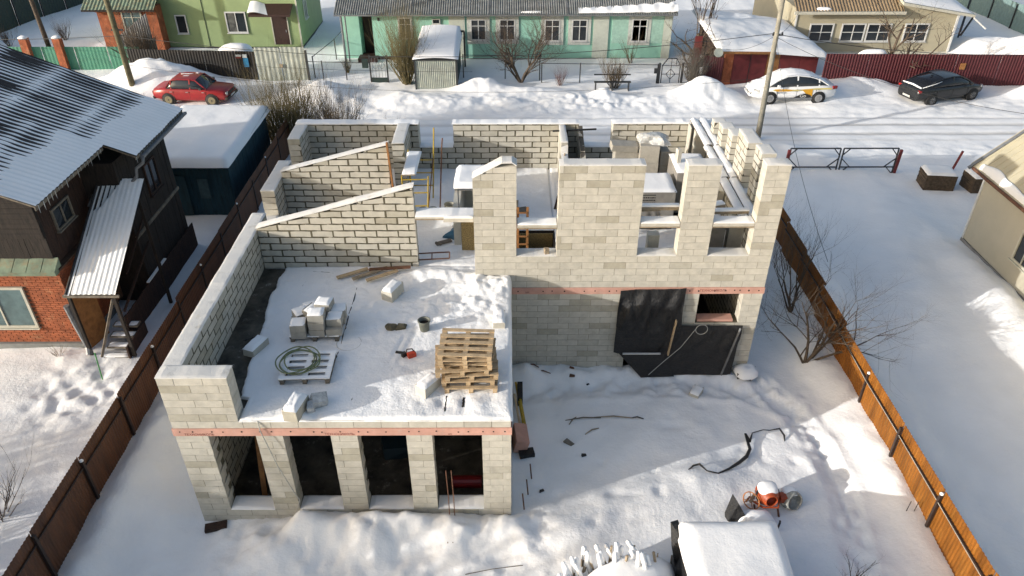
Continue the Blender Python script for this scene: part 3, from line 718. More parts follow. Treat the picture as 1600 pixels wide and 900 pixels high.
shrub('bare_shrub', 'large olive brown bush between the blue shed and the road', -10.7, 34.2, 150, 4.2, 1.0, 1, M_TWIG2, depth=2, r=.022)
shrub('bare_shrub', 'pale brown bush right behind the far left corner of the unfinished house', -8.3, 34.0, 100, 3.5, 1.0, 2, M_TWIG, depth=2, r=.02)
shrub('bare_shrub', 'low wiry bush behind the rear wall near the large bushes', -5.6, 33.8, 34, 1.7, .9, 31, M_TWIG, depth=2, r=.012)
shrub('bare_shrub', 'dense tall bush in front of the small corrugated shed', -5.95, 43.3, 90, 4.6, .62, 4, M_TWIG2, depth=2, r=.024)
shrub('bare_shrub', 'tiny bush in the snow between the grey gate and the mesh gate', -9.8, 45.3, 24, 1.1, .6, 6, M_TWIG2, depth=2, r=.012)
shrub('bare_shrub', 'thin pinkish bush behind the wire fence left of the bench', 3.0, 43.0, 26, 1.3, .9, 7, mat('pink_twig', (.22, .12, .10), .9), depth=2, r=.009)
shrub('bare_shrub', 'dark bush growing behind the low bench', 6.1, 42.5, 38, 2.4, .9, 9, M_TWIG, depth=2, r=.016)
shrub('bare_shrub', 'thin shrub in front of the last window of the turquoise house', 7.7, 47.0, 12, 1.9, .6, 10, M_TWIG, depth=2, r=.016)
shrub('bare_shrub', 'dense grey bush between the iron gate and the red garage', 10.7, 42.7, 80, 2.4, .7, 11, mat('grey_twig', (.17, .15, .125), .9), depth=2, r=.014)
shrub('bare_shrub', 'small snowy bush at the foot of the crooked tree by the maroon fence', 20.9, 43.6, 26, .9, 1.1, 13, M_TWIG, depth=2, r=.010)
shrub('bare_shrub', 'reddish twigs beside the boot of the red car', -20.4, 40.2, 18, .8, .8, 14, mat('pink_twig', (.2, .1, .1), .9), depth=1, r=.010)
shrub('bare_shrub', 'big tangled bush behind the green fence at the left', -22.6, 46.4, 60, 3.6, .9, 15, M_BARK, depth=2, r=.025)
shrub('bare_shrub', 'scrubby bush along the dark fence at the top left', -30.5, 52.5, 22, 1.6, .8, 16, M_BARK, depth=2, r=.016)
shrub('bare_shrub', 'second scrubby bush nearer the turquoise fence post', -33.5, 51, 20, 1.5, .8, 17, M_BARK, depth=2, r=.016)
shrub('dry_stalks', 'dry stalks at the foot of the brick wall', -13.9, 18.05, 14, .75, .9, 18, M_TWIG, depth=1, r=.006, cat='dry stalks')
tree('apple_tree', 'small spreading bare apple tree in front of the turquoise house', 'tree', .75, 43.7,
     [((-.35, -.1, 1), 2.4, .10), ((.25, .1, 1), 2.4, .09), ((.6, .1, .9), 2.0, .06), ((-.8, 0, .9), 2.0, .06)], 21, depth=4, kids=4, spread=.55, up=.1, shrink=.75)
tree('bare_tree', 'crooked pruned tree rising in front of the beige house', 'tree', 22.4, 44.0,
     [((.25, .05, 1), 2.6, .15), ((.12, -.1, 1), 3.4, .13), ((.75, 0, 1), 2.8, .08)], 22, depth=4, kids=3, spread=.6, up=.06, shrink=.66, wob=.3)
tree('bare_tree', 'snow dusted gnarled tree left of the red garage', 'tree', 11.2, 44.6,
     [((0, .05, 1), 2.6, .16), ((.3, 0, 1), 2.4, .10), ((-.3, 0, 1), 2.0, .07)], 23, depth=4, kids=3, spread=.6, up=.05, wob=.28, shrink=.7)
tree('bare_tree', 'slender upright tree behind the snow dusted gnarled one', 'tree', 12.0, 47.6,
     [((.05, 0, 1), 3.6, .08), ((.2, 0, 1), 3, .05), ((-.2, .1, 1), 3, .05)], 24, depth=3, kids=3, spread=.35, up=.3, shrink=.7)

# bare trees standing just outside the left of the view; they throw the dappled shade on the front yard
for k, (x, y, h, sd) in enumerate(((-19.5, 5.2, 3.4, 41), (-24.5, 3.6, 3.8, 42), (-17.0, 8.6, 2.4, 43), (-27, 8.5, 3.6, 44), (-15.5, 4.6, 2.4, 46))):
    tree('bare_tree', ('tall bare tree outside the left edge of the view', 'farther tall bare tree outside the left edge', 'small bare tree near the left edge of the brick house yard', 'bare tree farthest to the left', 'low bare tree nearest the brown fence outside the view')[k], 'tree', x, y,
         [((0, .05, 1), h, .24), ((.3, .1, 1), h * .8, .2), ((-.35, -.1, 1), h * .8, .2), ((.1, -.5, .9), h * .8, .18)], sd, depth=4, kids=4, spread=.5, up=.15, shrink=.72)

# ------------------------------------------------------------ brown sheet fences either side
def sheet_panel(x, y0, y1, z0, z1, amp, pitch, m, parent, name='panel'):
    mb = MB(); n = int((y1 - y0) / pitch) * 4
    vs = []
    for i in range(n + 1):
        y = y0 + (y1 - y0) * i / n; q = i % 4; xo = amp * (0, 1, 1, 0)[q]
        vs += [(x + xo, y, z0), (x + xo, y, z1), (x + xo + .004, y, z1), (x + xo + .004, y, z0)]
    mb.add(vs, [(4 * i + k, 4 * i + (k + 1) % 4, 4 * i + 4 + (k + 1) % 4, 4 * i + 4 + k) for i in range(n) for k in range(4)])
    return mb.build(name, m, parent, world=True)
def side_fence(label, X, Y0, Y1, step, ztop, side, m, dzs, slope=0.):
    f = thing('sheet_fence', label, 'fence', (X(Y0), Y0, 0)); k = 0; y = Y0
    while y < Y1 - .1:
        y1 = min(Y1, y + step); xx = X((y + y1) / 2); dz_ = dzs(k)
        z0 = max(0, gh(xx + side * .1, (y + y1) / 2) - .35)
        sheet_panel(xx, y + .01, y1 - .01, z0, ztop + dz_, .012, .10, m, f)
        r = MB(); r.box(xx + side * .02, xx + side * .055, y, y1, ztop + dz_ - .38, ztop + dz_ - .34); r.build('rail', M_POST, f, world=True)
        p = MB(); p.box(xx + side * .02, xx + side * .085, y - .035, y + .035, 0, ztop + dz_ - .12); po = p.build('post', M_POST, f, world=True)
        if k % 2 == 0:
            c = MB(); c.lathe([(.05, 0), (.045, .03), (.02, .05), (.002, .055)], 8, Matrix.Translation((xx + side * .05, y, ztop + dz_ - .118))); c.build('snow_cap', M_SNOW, po, world=True, smooth=True)
        y = y1; k += 1
    return f
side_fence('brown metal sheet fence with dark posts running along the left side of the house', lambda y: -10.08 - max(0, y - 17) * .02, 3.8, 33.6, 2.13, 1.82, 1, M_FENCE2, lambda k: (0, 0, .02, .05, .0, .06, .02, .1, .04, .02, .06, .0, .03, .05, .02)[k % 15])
side_fence('orange brown metal sheet fence with dark posts along the right side of the yard', lambda y: 9.84 + max(0, y - 16) * .052, 3.0, 25.4, 2.1, 1.62, -1, M_FENCE, lambda k: .015 * (k % 3))
w_ = MB(); w_.tube([(9.79, 5, 1.28), (9.76, 9.3, 1.25), (9.77, 13.5, 1.3), (9.79, 15.6, 1.26), (9.9, 19, 1.3)], .008, 5)
tag(w_.build('slack_wire', M_CABLE), 'pale wire strung along the inner side of the orange brown fence', 'wire')

# ------------------------------------------------------------ things in the yard
def snowlump(mb, cx, cy, cz, rx, ry, rz_, seed=0, n=14, m=7, jit=.12):
    rg = random.Random(seed); vs = []; k1 = rg.uniform(0, 50)
    for j in range(m + 1):
        ph = PI / 2 * j / m
        for i in range(n):
            a = 2 * PI * i / n; f = 1 + jit * 2 * float(fbm(np.array([k1 + math.cos(a) * 1.2]), np.array([k1 + math.sin(a) * 1.2 + j * .1]), .8, 2)[0])
            c = abs(math.cos(a)) ** .7 * (1 if math.cos(a) > 0 else -1); s_ = abs(math.sin(a)) ** .7 * (1 if math.sin(a) > 0 else -1)
            vs.append((cx + rx * f * c * math.cos(ph) ** .6, cy + ry * f * s_ * math.cos(ph) ** .6, cz + rz_ * math.sin(ph)))
    fs = [(j * n + i, j * n + (i + 1) % n, (j + 1) * n + (i + 1) % n, (j + 1) * n + i) for j in range(m) for i in range(n)] + [tuple(m * n + i for i in range(n))]
    return mb.add(vs, fs)
def slab_snow(parent, x0, x1, y0, y1, z, th, seed=1, world=True, name='snow_cap', nx_=14, ny_=14, over=.02, m=None):
    """a soft slab of snow lying on a rectangular top"""
    rg = random.Random(seed); k1 = rg.uniform(0, 90); mb = MB()
    def fn(u, v):
        eu = min(u, 1 - u) * (x1 - x0); ev = min(v, 1 - v) * (y1 - y0); e = min(1, min(eu, ev) / max(.02, th * .9)); e = math.sqrt(1 - (1 - e) ** 2)
        n_ = float(fbm(np.array([k1 + u * (x1 - x0)]), np.array([k1 + v * (y1 - y0)]), 1.1 if x1 - x0 > 1.8 else .5, 2)[0]) * (.45 if x1 - x0 > 1.8 else 1)
        ox = over * (1 + n_ * 2) * (-1 if u < .5 else 1) * (abs(u - .5) * 2) ** 4; oy = over * (1 + n_ * 2) * (-1 if v < .5 else 1) * (abs(v - .5) * 2) ** 4
        return (x0 + (x1 - x0) * u + ox, y0 + (y1 - y0) * v + oy, z - .005 + e * th * (1 + .25 * n_))
    mb.grid(nx_, ny_, fn)
    return mb.build(name, m or M_SNOW, parent, world=world, smooth=True)

# tarp covered stack under thick snow
t = thing('covered_stack', 'block stack wrapped in black sheeting under a thick square slab of snow', 'covered stack', (4.8, 9.6, gh(4.8, 10)))
s = MB()
def tarpf(u, v):
    a = 2 * PI * u; cx, cy = 4.82, 9.55; c, s_ = math.cos(a), math.sin(a); k = 1 / max(abs(c) / 1.06, abs(s_) / 1.22)
    r_ = k * (1 + .02 * math.sin(a * 9) + (.10 * (1 - v) * (1 + .5 * math.sin(a * 5))))
    return (cx + c * r_, cy + s_ * r_, .05 + 1.15 * v)
s.grid(48, 6, tarpf); s.build('black_sheet', M_BLACK, t, world=True, smooth=True)
s = MB(); s.add([(3.72, 10.35, .2), (3.9, 10.72, .55), (3.74, 10.9, 1.3), (3.55, 10.8, 1.35), (3.55, 10.45, 1.0), (3.86, 10.2, 1.15)], [(0, 1, 2, 5), (0, 5, 3, 4), (5, 2, 3)]); s.build('loose_corner', M_BLACK, t, world=True)
slab_snow(t, 3.75, 5.88, 8.35, 10.78, 1.17, .34, 4, nx_=30, ny_=30, over=.05)
# black sheet scrap beyond it
t = thing('crumpled_sheet', 'crumpled black sheet poking from the snow behind the big snowy stack', 'plastic sheet', (5.6, 11.8, gh(5.6, 11.8)))
z = gh(5.6, 11.8)
s = MB(); s.add([(5.2, 11.75, z - .1), (5.85, 11.55, z - .1), (5.45, 11.85, z + .55), (5.35, 12.1, z + .62), (5.5, 12.15, z - .1), (5.2, 11.95, z + .12)], [(0, 1, 2), (2, 1, 4, 3), (0, 2, 3, 5), (5, 3, 4)]); s.build('sheet', M_BLACK, t, world=True)
s = MB(); snowlump(s, 5.9, 11.75, z - .1, .5, .3, .42, 5); s.build('snow_cap', M_SNOW, t, world=True, smooth=True)
s = MB(); s.tube([(6.35, 11.5, z), (6.38, 11.52, z + .3), (6.33, 11.45, z + .42)], .025, 5); tag(s.build('dark_stub', M_BLACK), 'small dark stub sticking up right of the crumpled sheet', 'stub')

# heap of snow covered stakes
t = thing('stake_heap', 'heap of snow covered wooden stakes at the bottom edge', 'wood heap', (2.4, 9.9, gh(2.4, 9.9)))
s = MB(); snowlump(s, 2.7, 9.6, 0, 1.05, 1.0, 1.0, 6, 20, 8, .2); snowlump(s, 1.5, 9.5, 0, 1.0, .75, .6, 9, 18, 8, .2)
s.build('snow_heap', M_SNOW, t, world=True, smooth=True, kind='stuff')
rg = random.Random(4)
for k in range(34):
    u = k / 33; x = .75 + 2.1 * u + rg.uniform(-.1, .1); y = 9.75 + .62 * math.sin(u * PI * .85) + rg.uniform(-.15, .12); zt = .45 + .72 * u ** .7 * rg.uniform(.8, 1.2)
    lean = rg.uniform(-.5, .1); L = rg.uniform(.5, .9); d = Vector((lean, rg.uniform(-.1, .5), 1)).normalized(); top = Vector((x, y, zt + .1)); b_ = top - d * L
    s = MB(); s.bar(b_, top, .075, .045); st = s.build('stake', M_PINEG, t, world=True)
    s = MB(); s.tube([b_ + d * L * .35 + Vector((0, 0, .03)), b_ + d * L * .7 + Vector((0, 0, .035)), top + Vector((0, 0, .02)), top + d * .04 + Vector((0, 0, .01))], [.04, .055, .05, .015], 7); s.build('snow', M_SNOW, st, world=True, smooth=True)
for k in range(6):
    x = 2.5 + rg.uniform(-.3, .9); y = 10.1 + rg.uniform(-.3, .4); s = MB(); s.bar((x, y, .3), (x + rg.uniform(-.25, .05), y + rg.uniform(-.1, .3), 1.15), .045); st = s.build('stake', M_PINEG, t, world=True)
for (x, y) in ((3.28, 10.35), (3.58, 10.3)):
    s = MB(); s.tube([(x, y, 0), (x - .03, y, .85)], .018, 5); tag(s.build('thin_stake', M_GRWOOD), 'thin upright stake right of the stake heap' if x < 3.4 else 'thin upright stake beside the black wrapped stack', 'stake')
for x, y, l in ((9.45, 11.8, 'left of the two thin canes by the orange brown fence'), (9.62, 11.78, 'right of the two thin canes by the orange brown fence')):
    s = MB(); s.tube([(x, y, 0), (x + .08, y + .05, .75)], .010, 5); tag(s.build('cane', M_DARK), l, 'cane')

# concrete mixer
gx0, gy0 = 6.25, 12.25; g0 = gh(gx0, gy0)
t = thing('concrete_mixer', 'rusty orange concrete mixer with snow on its drum and a spoked tilting wheel', 'concrete mixer', (gx0, gy0, g0 - .10)); t.scale = (.8, .8, .8)
T_ = Matrix.Translation((.03, .02, .62)) @ Matrix.Rotation(R(22), 4, 'Y') @ Matrix.Rotation(R(78), 4, 'X')
s = MB(); s.lathe([(.02, -.36), (.22, -.34), (.30, -.24), (.335, -.02), (.33, .06), (.30, .16), (.19, .34), (.175, .36), (.16, .34), (.27, .14), (.02, .1)], 24, T_); dr = s.build('drum', M_ORANGE, t, smooth=True)
s = MB(); s.lathe([(.338, -.02), (.365, -.015), (.365, .035), (.338, .04)], 30, T_, cap=False); s.build('ring_gear', M_DARK, dr)
s = MB(); snowlump(s, .02, .06, .80, .30, .26, .20, 3, 16, 6, .05); s.build('snow_cap', M_SNOW, dr, smooth=True)
T2 = Matrix.Translation((-.48, -.12, .50)) @ Vector((-.74, -.62, .25)).to_track_quat('Z', 'Y').to_matrix().to_4x4()
s = MB(); s.tube([T2 @ Vector((.27 * math.cos(a * PI / 12), .27 * math.sin(a * PI / 12), 0)) for a in range(24)], .018, 6, closed=True); wh = s.build('tilt_wheel', M_ORW, t, smooth=True)
for k in range(4):
    a = k * PI / 2 + .5; s = MB(); s.tube([T2 @ Vector((0, 0, 0)), T2 @ Vector((.27 * math.cos(a), .27 * math.sin(a), 0))], .012, 5); s.build('spoke', M_ORW, wh)
s = MB(); s.lathe([(.05, -.04), (.05, .04)], 10, T2); s.rbox(-.40, -.03, .56, .08, .05, .18, .2); s.build('hub', M_PINEG, wh)
fr = MB(); fr.tube([(-.45, -.02, .42), (-.15, -.3, .40), (.3, -.32, .42), (.42, 0, .50)], .03, 6); fr.tube([(-.45, 0, .42), (-.1, .32, .42), (.3, .32, .42), (.42, 0, .50)], .03, 6)
fr.bar((-.45, 0, .30), (-.38, 0, .62), .08, .05); fr.bar((.42, 0, .3), (.40, 0, .66), .08, .05); fr.build('cradle', M_ORANGE, t)
for (a, b) in (((-.40, -.2, .42), (-.30, -.42, -.05)), ((-.45, .1, .42), (-.62, .12, -.05)), ((.28, -.3, .42), (.38, -.48, -.05)), ((.32, .3, .42), (.42, .45, -.05))):
    s = MB(); s.bar(a, b, .045); s.build('leg', M_RUST, t)
s = MB(); s.box(.42, .62, -.12, .12, .38, .60); s.build('motor_box', M_ORANGE, t)
# dusty plastic barrel beside it
t = thing('plastic_barrel', 'dusty translucent plastic barrel end with snow beside the orange mixer', 'barrel', (6.88, 12.27, gh(6.88, 12.27))); t.scale = (.85, .85, .85)
T_ = Matrix.Translation((0, .05, .22)) @ Matrix.Rotation(R(70), 4, 'X') @ Matrix.Rotation(R(20), 4, 'Y')
s = MB(); s.lathe([(.01, -.22), (.22, -.22), (.27, -.16), (.29, 0), (.285, .16), (.25, .24), (.23, .22), (.26, .1), (.01, .02)], 24, T_); s.build('drum', M_PLAST, t, smooth=True)
s = MB(); s.lathe([(.292, -.03), (.31, 0), (.292, .03)], 24, T_, cap=False); s.build('rib', M_PLAST, t, smooth=True)
s = MB(); snowlump(s, -.02, .14, .40, .22, .16, .12, 8); s.build('snow_cap', M_SNOW, t, smooth=True)

# half buried black liner
pts = [(4.55, 13.2, .05), (4.7, 13.3, .22), (4.86, 13.33, .3), (5.0, 13.1, .2), (5.3, 13.1, .08), (5.6, 13.25, .18), (5.95, 13.52, .22), (6.22, 13.78, .2), (6.38, 14.05, .2), (6.36, 14.5, .42), (6.44, 14.3, .25), (6.62, 14.68, .12), (6.95, 14.8, .1), (7.1, 14.72, .2), (7.35, 14.72, .36), (7.42, 14.5, .22), (7.4, 14.35, .05)]
pts = [(x, y, gh(x, y) + z * .45 - .03) for x, y, z in pts]
s = MB(); s.tube(pts, [.012, .03, .035, .02, .02, .03, .045, .05, .045, .035, .04, .012, .01, .014, .03, .028, .01], 6)
tag(s.build('pond_liner_edge', M_BLACK, smooth=True), 'curling black liner edge poking out of the snow above the mixer', 'liner')
# dug up debris, black crate, lone block
for i, (x, y, L, a, m_, lb) in enumerate(((2.05, 15.2, 1.0, .08, M_GRWOOD, 'long grey stick lying in the middle of the snowy yard'), (2.9, 15.25, 1.1, -.05, M_PINEG, 'pale stick beside the long grey stick in the yard'), (2.25, 14.72, .45, .5, M_PINEG, 'short pale stub near the sticks in the yard'),
                                    (1.75, 15.12, .35, .9, M_GRWOOD, 'crooked twig at the left end of the sticks'), (3.55, 15.2, .35, -.15, M_BLACK, 'black scrap at the right end of the sticks'), (1.95, 13.9, .16, .4, M_BLACK, 'small black lump below the sticks'), (1.6, 14.35, .3, -.7, M_GRWOOD, 'thin splinter left of the black lump'), (.72, 17.1, .35, -.5, M_RUST, 'reddish scrap near the wing and facade corner'), (1.0, 16.9, .45, -.3, M_RUST, 'rusty rod end lying by the facade'),
                                    (1.85, 17.15, .16, 0, M_RUST, 'upper red brown lump at the foot of the facade'), (1.85, 16.85, .15, 0, M_RUST, 'lower red brown lump at the foot of the facade'), (2.3, 16.7, .1, .5, M_BLACK, 'black crumb near the red brown lumps'), (.8, 12.7, .14, .5, M_BLACK, 'black chip at the right foot of the wing'))):
    z = gh(x, y); s = MB()
    if L > .3: s.tube([(x - L / 2 * math.cos(a), y - L / 2 * math.sin(a), z), (x, y + .02, z + .05), (x + L / 2 * math.cos(a), y + L / 2 * math.sin(a), z + .02)], [.012, .022, .014], 5)
    else: s.rbox(x, y, z + .01, L * .8, L * .45, .07, a, .3, .2, .02)
    tag(s.build('yard_debris', m_), lb, 'debris')
def block_thing(label, x, y, z, rz=0, rx=0, ry=0, L=.6, W=.3, Hh=.2, snow=.05, group=None, m=None):
    t = thing('loose_block', label, 'block', (x, y, z), rz, group)
    s = MB(); s.rbox(0, 0, Hh / 2, L, W, Hh, 0, rx, ry, .006); s.build('body', m or M_BLOCK, t, bevel=.004)
    if snow:
        c = MB(); M_ = Matrix.Rotation(ry, 4, 'Y') @ Matrix.Rotation(rx, 4, 'X')
        c.grid(8, 6, lambda u, v: M_ @ Vector((L * (u - .5) * 1.01, W * (v - .5) * 1.01, Hh + ( - .002 if u in (0, 1) or v in (0, 1) else snow * (.75 + .4 * rng.random())))) + Vector((0, 0, 0)) if True else 0)
        c.build('snow_cap', M_SNOW, t, smooth=True)
    return t
block_thing('single snowy block lying in the yard below the main facade', 5.42, 16.3, gh(5.42, 16.3) - .05, 1.0, L=.45, W=.28)
z = gh(7.1, 17.1)
t = thing('black_tub', 'black tub heaped with snow at the foot of the right corner', 'tub', (7.05, 17.05, z))
s = MB(); s.lathe([(.28, -.1), (.33, .22), (.31, .22), (.28, .15)], 4, Matrix.Translation((0, 0, 0)) @ Matrix.Rotation(.5, 4, 'Z') @ Matrix.Diagonal((1.1, .8, 1, 1))); s.build('tub', M_BLACK, t)
s = MB(); snowlump(s, 0, 0, .12, .36, .30, .22, 7); s.build('snow_cap', M_SNOW, t, smooth=True)
t = thing('blue_strap', 'short blue strap end on the snow left of the black tub', 'strap', (6.5, 17.1, gh(6.5, 17.1)))
s = MB(); s.tube([(-.1, .05, .02), (0, .02, .05), (.12, -.15, .02)], .015, 5); s.build('strap_body', mat('blue_plastic', (.06, .12, .25), .5), t)

# black sheets on the facade
def sheet(label, pts, zoff, bulge=.06, name='black_sheet', nx_=30, ny_=20, m=None):
    """bent sheet through four corners (tl, tr, br, bl)"""
    tl, tr, br, bl = [Vector(p) for p in pts]; k1 = rng.uniform(0, 50); mb = MB()
    def fn(u, v):
        p = (tl * (1 - u) + tr * u) * (1 - v) + (bl * (1 - u) + br * u) * v
        n_ = float(fbm(np.array([k1 + u * 2]), np.array([k1 + v * 2]), .6, 3)[0])
        f2 = float(fbm(np.array([k1 + u * 5 + v]), np.array([k1 + v * 1.5]), .5, 3)[0])
        return (p.x + .03 * n_ * (1 if u > .8 or u < .2 else .5), p.y - bulge * (.5 + n_ + 1.8 * f2) * math.sin(PI * min(1, v * 1.3 + .05)) - .02, p.z + .04 * n_)
    mb.grid(nx_, ny_, fn); mb2 = MB(); mb2.v = mb.v + [(x, y + .008, z) for x, y, z in mb.v]; n = len(mb.v)
    mb2.f = mb.f + [tuple(i + n for i in f)[::-1] for f in mb.f]
    return tag(mb2.build(name, m or M_BLACK, smooth=True, recalc=False), label, 'plastic sheet')
sheet('large black sheet hung over the doorway left of the lower window', [(3.10, 17.22, 3.17), (4.93, 17.2, 3.27), (4.87, 17.1, .55), (3.05, 17.12, 1.05)], 0, .12)
sheet('lower black sheet leaning below the lower window', [(4.85, 17.24, 1.95), (6.72, 17.24, 1.92), (6.55, 17.0, .25), (3.9, 17.0, .3)], 0, .05)
s = MB(); s.add([(3.1, 17.15, 1.12), (4.5, 17.05, 1.05), (4.9, 16.95, .25), (3.9, 16.9, .25)], [(0, 1, 2, 3)]); s.add([(x, y + .01, z) for x, y, z in s.v[:4]], [(3, 2, 1, 0)])
tag(s.build('black_sheet', M_BLACK), 'folded bottom flap of black sheet between the two larger sheets', 'plastic sheet')
s = MB(); s.bar((4.72, 16.98, 2.3), (4.62, 16.98, 1.05), .10, .03); tag(s.build('batten', M_PINE), 'upright pine batten pinning the large black sheet', 'batten')
s = MB(); s.bar((3.3, 16.98, 1.10), (4.4, 16.98, 1.10), .05, .03); tag(s.build('batten', M_WHITE), 'thin white batten along the foot of the large black sheet', 'batten')
s = MB(); s.bar((6.62, 17.08, 1.93), (6.28, 16.95, .3), .06, .02); tag(s.build('batten', M_GREY), 'grey strip down the right edge of the lower black sheet', 'batten')
s = MB(); s.tube([(5.50 + .17 * math.cos(a * PI / 10), 17.05, 1.92 + .17 * math.sin(a * PI / 10)) for a in range(20)], .010, 5, closed=True); s.tube([(5.36, 17.05, 2.0), (4.95, 16.95, 1.35), (4.45, 16.9, .8), (4.1, 16.85, .4)], .010, 5)
tag(s.build('coiled_cable', M_CABLE), 'pale looped cable hanging over the lower black sheet', 'cable')
s = MB(); s.box(5.42, 6.45, 17.36, 17.66, Z0 + 10 * CH + .0, Z0 + 10 * CH + .07); tag(s.build('foam_board', M_PINK), 'pink foam board lying in the lower window', 'foam board')

# things leaning at the right side of the wing
for i, (x, y, L) in enumerate(((.28, 15.6, 2.0), (.36, 15.3, 1.7), (.24, 15.1, 1.5))):
    z = gh(x, y); s = MB(); s.bar((x + .1, y - .55, z), (x - .1, y + .6, z + .5), .06, .03); tag(s.build('yellow_batten', M_YELL if i < 2 else M_PINE), ('longest', 'middle', 'shortest')[i] + ' of the battens propped against the side of the wing', 'batten')
s = MB(); s.rbox(.28, 14.35, gh(.3, 14.3) + .18, .35, .7, .4, .1, 0, .25); tag(s.build('foam_offcut', M_PINK), 'pink foam offcut leaning on the right side of the wing', 'foam board')
s = MB(); s.rbox(.45, 13.95, gh(.4, 14) + .05, .4, .25, .12, .2); s.rbox(.3, 15.9, gh(.3, 15.9) + .3, .15, .5, .5, 0, .3); tag(s.build('dark_offcuts', M_BLACK), 'dark sheet scraps at the side of the wing', 'scraps', kind='stuff')
for y, lb in ((12.05, 'nearest'), (12.6, 'middle'), (13.1, 'farthest')):
    z = gh(.5, y); s = MB(); s.tube([(.35 + (y - 12) * .2, y, z - .1), (.30 + (y - 12) * .2, y + .1, z + .45)], .018, 5); tag(s.build('rebar_stub', M_RUST), lb + ' rusty rod sticking up beside the wing', 'rod')
s = MB(); s.rbox(.05, 11.72, .12, .5, .25, .12, .1); tag(s.build('plank_scrap', M_BLACK), 'dark board scrap under the right front corner of the wing', 'scrap')
s = MB(); s.rbox(-7.0, 11.65, gh(-7, 11.65) + .04, .5, .22, .09, .25); tag(s.build('plank_scrap', M_DKWOODR), 'dark scrap under the left front corner of the wing', 'scrap')
for k, x in enumerate((-1.42, -1.30)):
    s = MB(); s.tube([(x - .02, 11.72, 2.0), (x, 11.7, 1.2), (x + .01, 11.6, .6), (x, 10.95, gh(x, 10.95))], .012, 5); tag(s.build('hanging_rod', M_RUST), ('left' if k == 0 else 'right') + ' of the two rods leaning out of the rightmost opening', 'rod')
s = MB(); s.tube([(-5.45, 11.84, 3.43), (-5.42, 11.78, 3.2), (-5.2, 11.7, 2.2), (-4.95, 11.66, 1.35), (-4.9, 11.75, 1.0), (-5.05, 11.7, .55)], .012, 5); tag(s.build('hanging_cable', M_CABLE), 'pale cable hanging from the deck edge over the leftmost opening', 'cable')
s = MB(); s.tube([(-1.0, 10.35, gh(-1, 10.35)), (-.4, 10.45, gh(-.4, 10.45) + .03), (.3, 10.55, gh(.3, 10.55))], .01, 5); tag(s.build('thin_stick', M_GRWOOD), 'thin bent stick lying on the snow in front of the wing', 'stick')
# ladder and roll seen inside the wing
s = MB(); s.bar((-6.1, 12.6, .1), (-6.35, 14.0, 3.0), .12, .05); tag(s.build('prop_plank', M_ORWOOD), 'leaning brown plank inside the leftmost opening', 'plank')
s = MB(); s.lathe([(.16, 0), (.16, .75)], 14, Matrix.Translation((-1.45, 12.9, .3)) @ Matrix.Rotation(PI / 2, 4, 'Y')); tag(s.build('red_roll', mat('dark_red_film', (.20, .01, .012), .4)), 'dark red roll lying inside the rightmost opening', 'roll')
s = MB(); s.rbox(-2.9, 14.2, .32, .9, .7, .4, .3, .1, .1, .08); tag(s.build('tarp_heap', mat('dull_blue_film', (.012, .03, .042), .5)), 'bluish tarp heap inside the third opening', 'tarp')

# ------------------------------------------------------------ things on the deck
DK = 3.53
def pallet(label, x, y, z, rz, L=1.2, W=.9, snow=False, m=None, group=None, blue=None, nb=5):
    t = thing('wooden_pallet', label, 'pallet', (x, y, z), rz, group); m = m or M_PINE
    for k in range(nb):
        yy = -W / 2 + .05 + (W - .1) * k / (nb - 1); s = MB(); s.box(-L / 2, L / 2, yy - .05, yy + .05, .122, .144); b_ = s.build('deck_board', m, t)
        if snow:
            c = MB(); c.box(-L / 2 - .01, L / 2 + .01, yy - .055, yy + .055, .144, .175); c.build('snow', M_SNOW, b_, bevel=.012)
    for k in range(3):
        xx = -L / 2 + .06 + (L - .12) * k / 2; s = MB(); s.box(xx - .055, xx + .055, -W / 2, W / 2, .100, .120); b_ = s.build('cross_board', m, t)
        if snow:
            c = MB(); c.box(xx - .06, xx + .06, -W / 2, W / 2, .121, .165); c.build('snow', M_SNOW, b_, bevel=.01)
        s = MB(); s.box(xx - .05, xx + .05, -W / 2, W / 2, 0, .018); s.build('bottom_board', m, t)
        for q in (-1, 0, 1):
            s = MB(); s.box(xx - .05, xx + .05, q * (W / 2 - .07) - .06, q * (W / 2 - .07) + .06, .02, .098); s.build('spacer', m, t)
    return t
pallet('snow covered pallet lying flat on the deck under the green hose', -4.68, 13.45, DK - .02, .03, 1.15, 1.0, True, M_GRWOOD, nb=5)
t = thing('green_hose', 'coiled green hose lying on the snowy pallet', 'hose', (-4.9, 13.5, DK + .16))
for k, (cx, cy, rx, ry, a0) in enumerate(((-.02, .02, .42, .44, 0), (.04, -.02, .46, .42, .1), (-.08, .03, .44, .47, .2), (.08, .06, .40, .43, .3))):
    s = MB(); s.tube([(cx + rx * math.cos(a * PI / 16), cy + ry * math.sin(a * PI / 16), .02 + .018 * k + .02 * math.sin(a * .7 + k)) for a in range(32)], .016, 6, closed=True); s.build('coil', M_HOSE, t, smooth=True)
pallet('pallet carrying the heap of loose grey blocks on the deck', -4.78, 14.95, DK - .03, .02, 1.2, .85, True, M_GRWOOD)
rg = random.Random(11); zz = DK + .12
bl = [(-5.12, 14.62, 0, .04), (-5.12, 14.60, .21, .1), (-5.2, 15.0, .0, .3), (-5.15, 15.05, .22, .6), (-4.95, 15.3, .2, .4), (-4.98, 15.3, 0, .1), (-4.68, 14.70, 0, 0), (-4.68, 14.70, .21, .02), (-4.68, 14.72, .42, .05), (-4.85, 15.0, .30, -.5),
      (-4.6, 15.15, 0, .1), (-4.6, 15.15, .21, 0), (-4.58, 15.18, .42, -.1), (-4.3, 14.72, 0, .05), (-4.28, 14.85, .21, 0), (-4.28, 15.2, .0, .1), (-4.25, 15.2, .21, .1)]
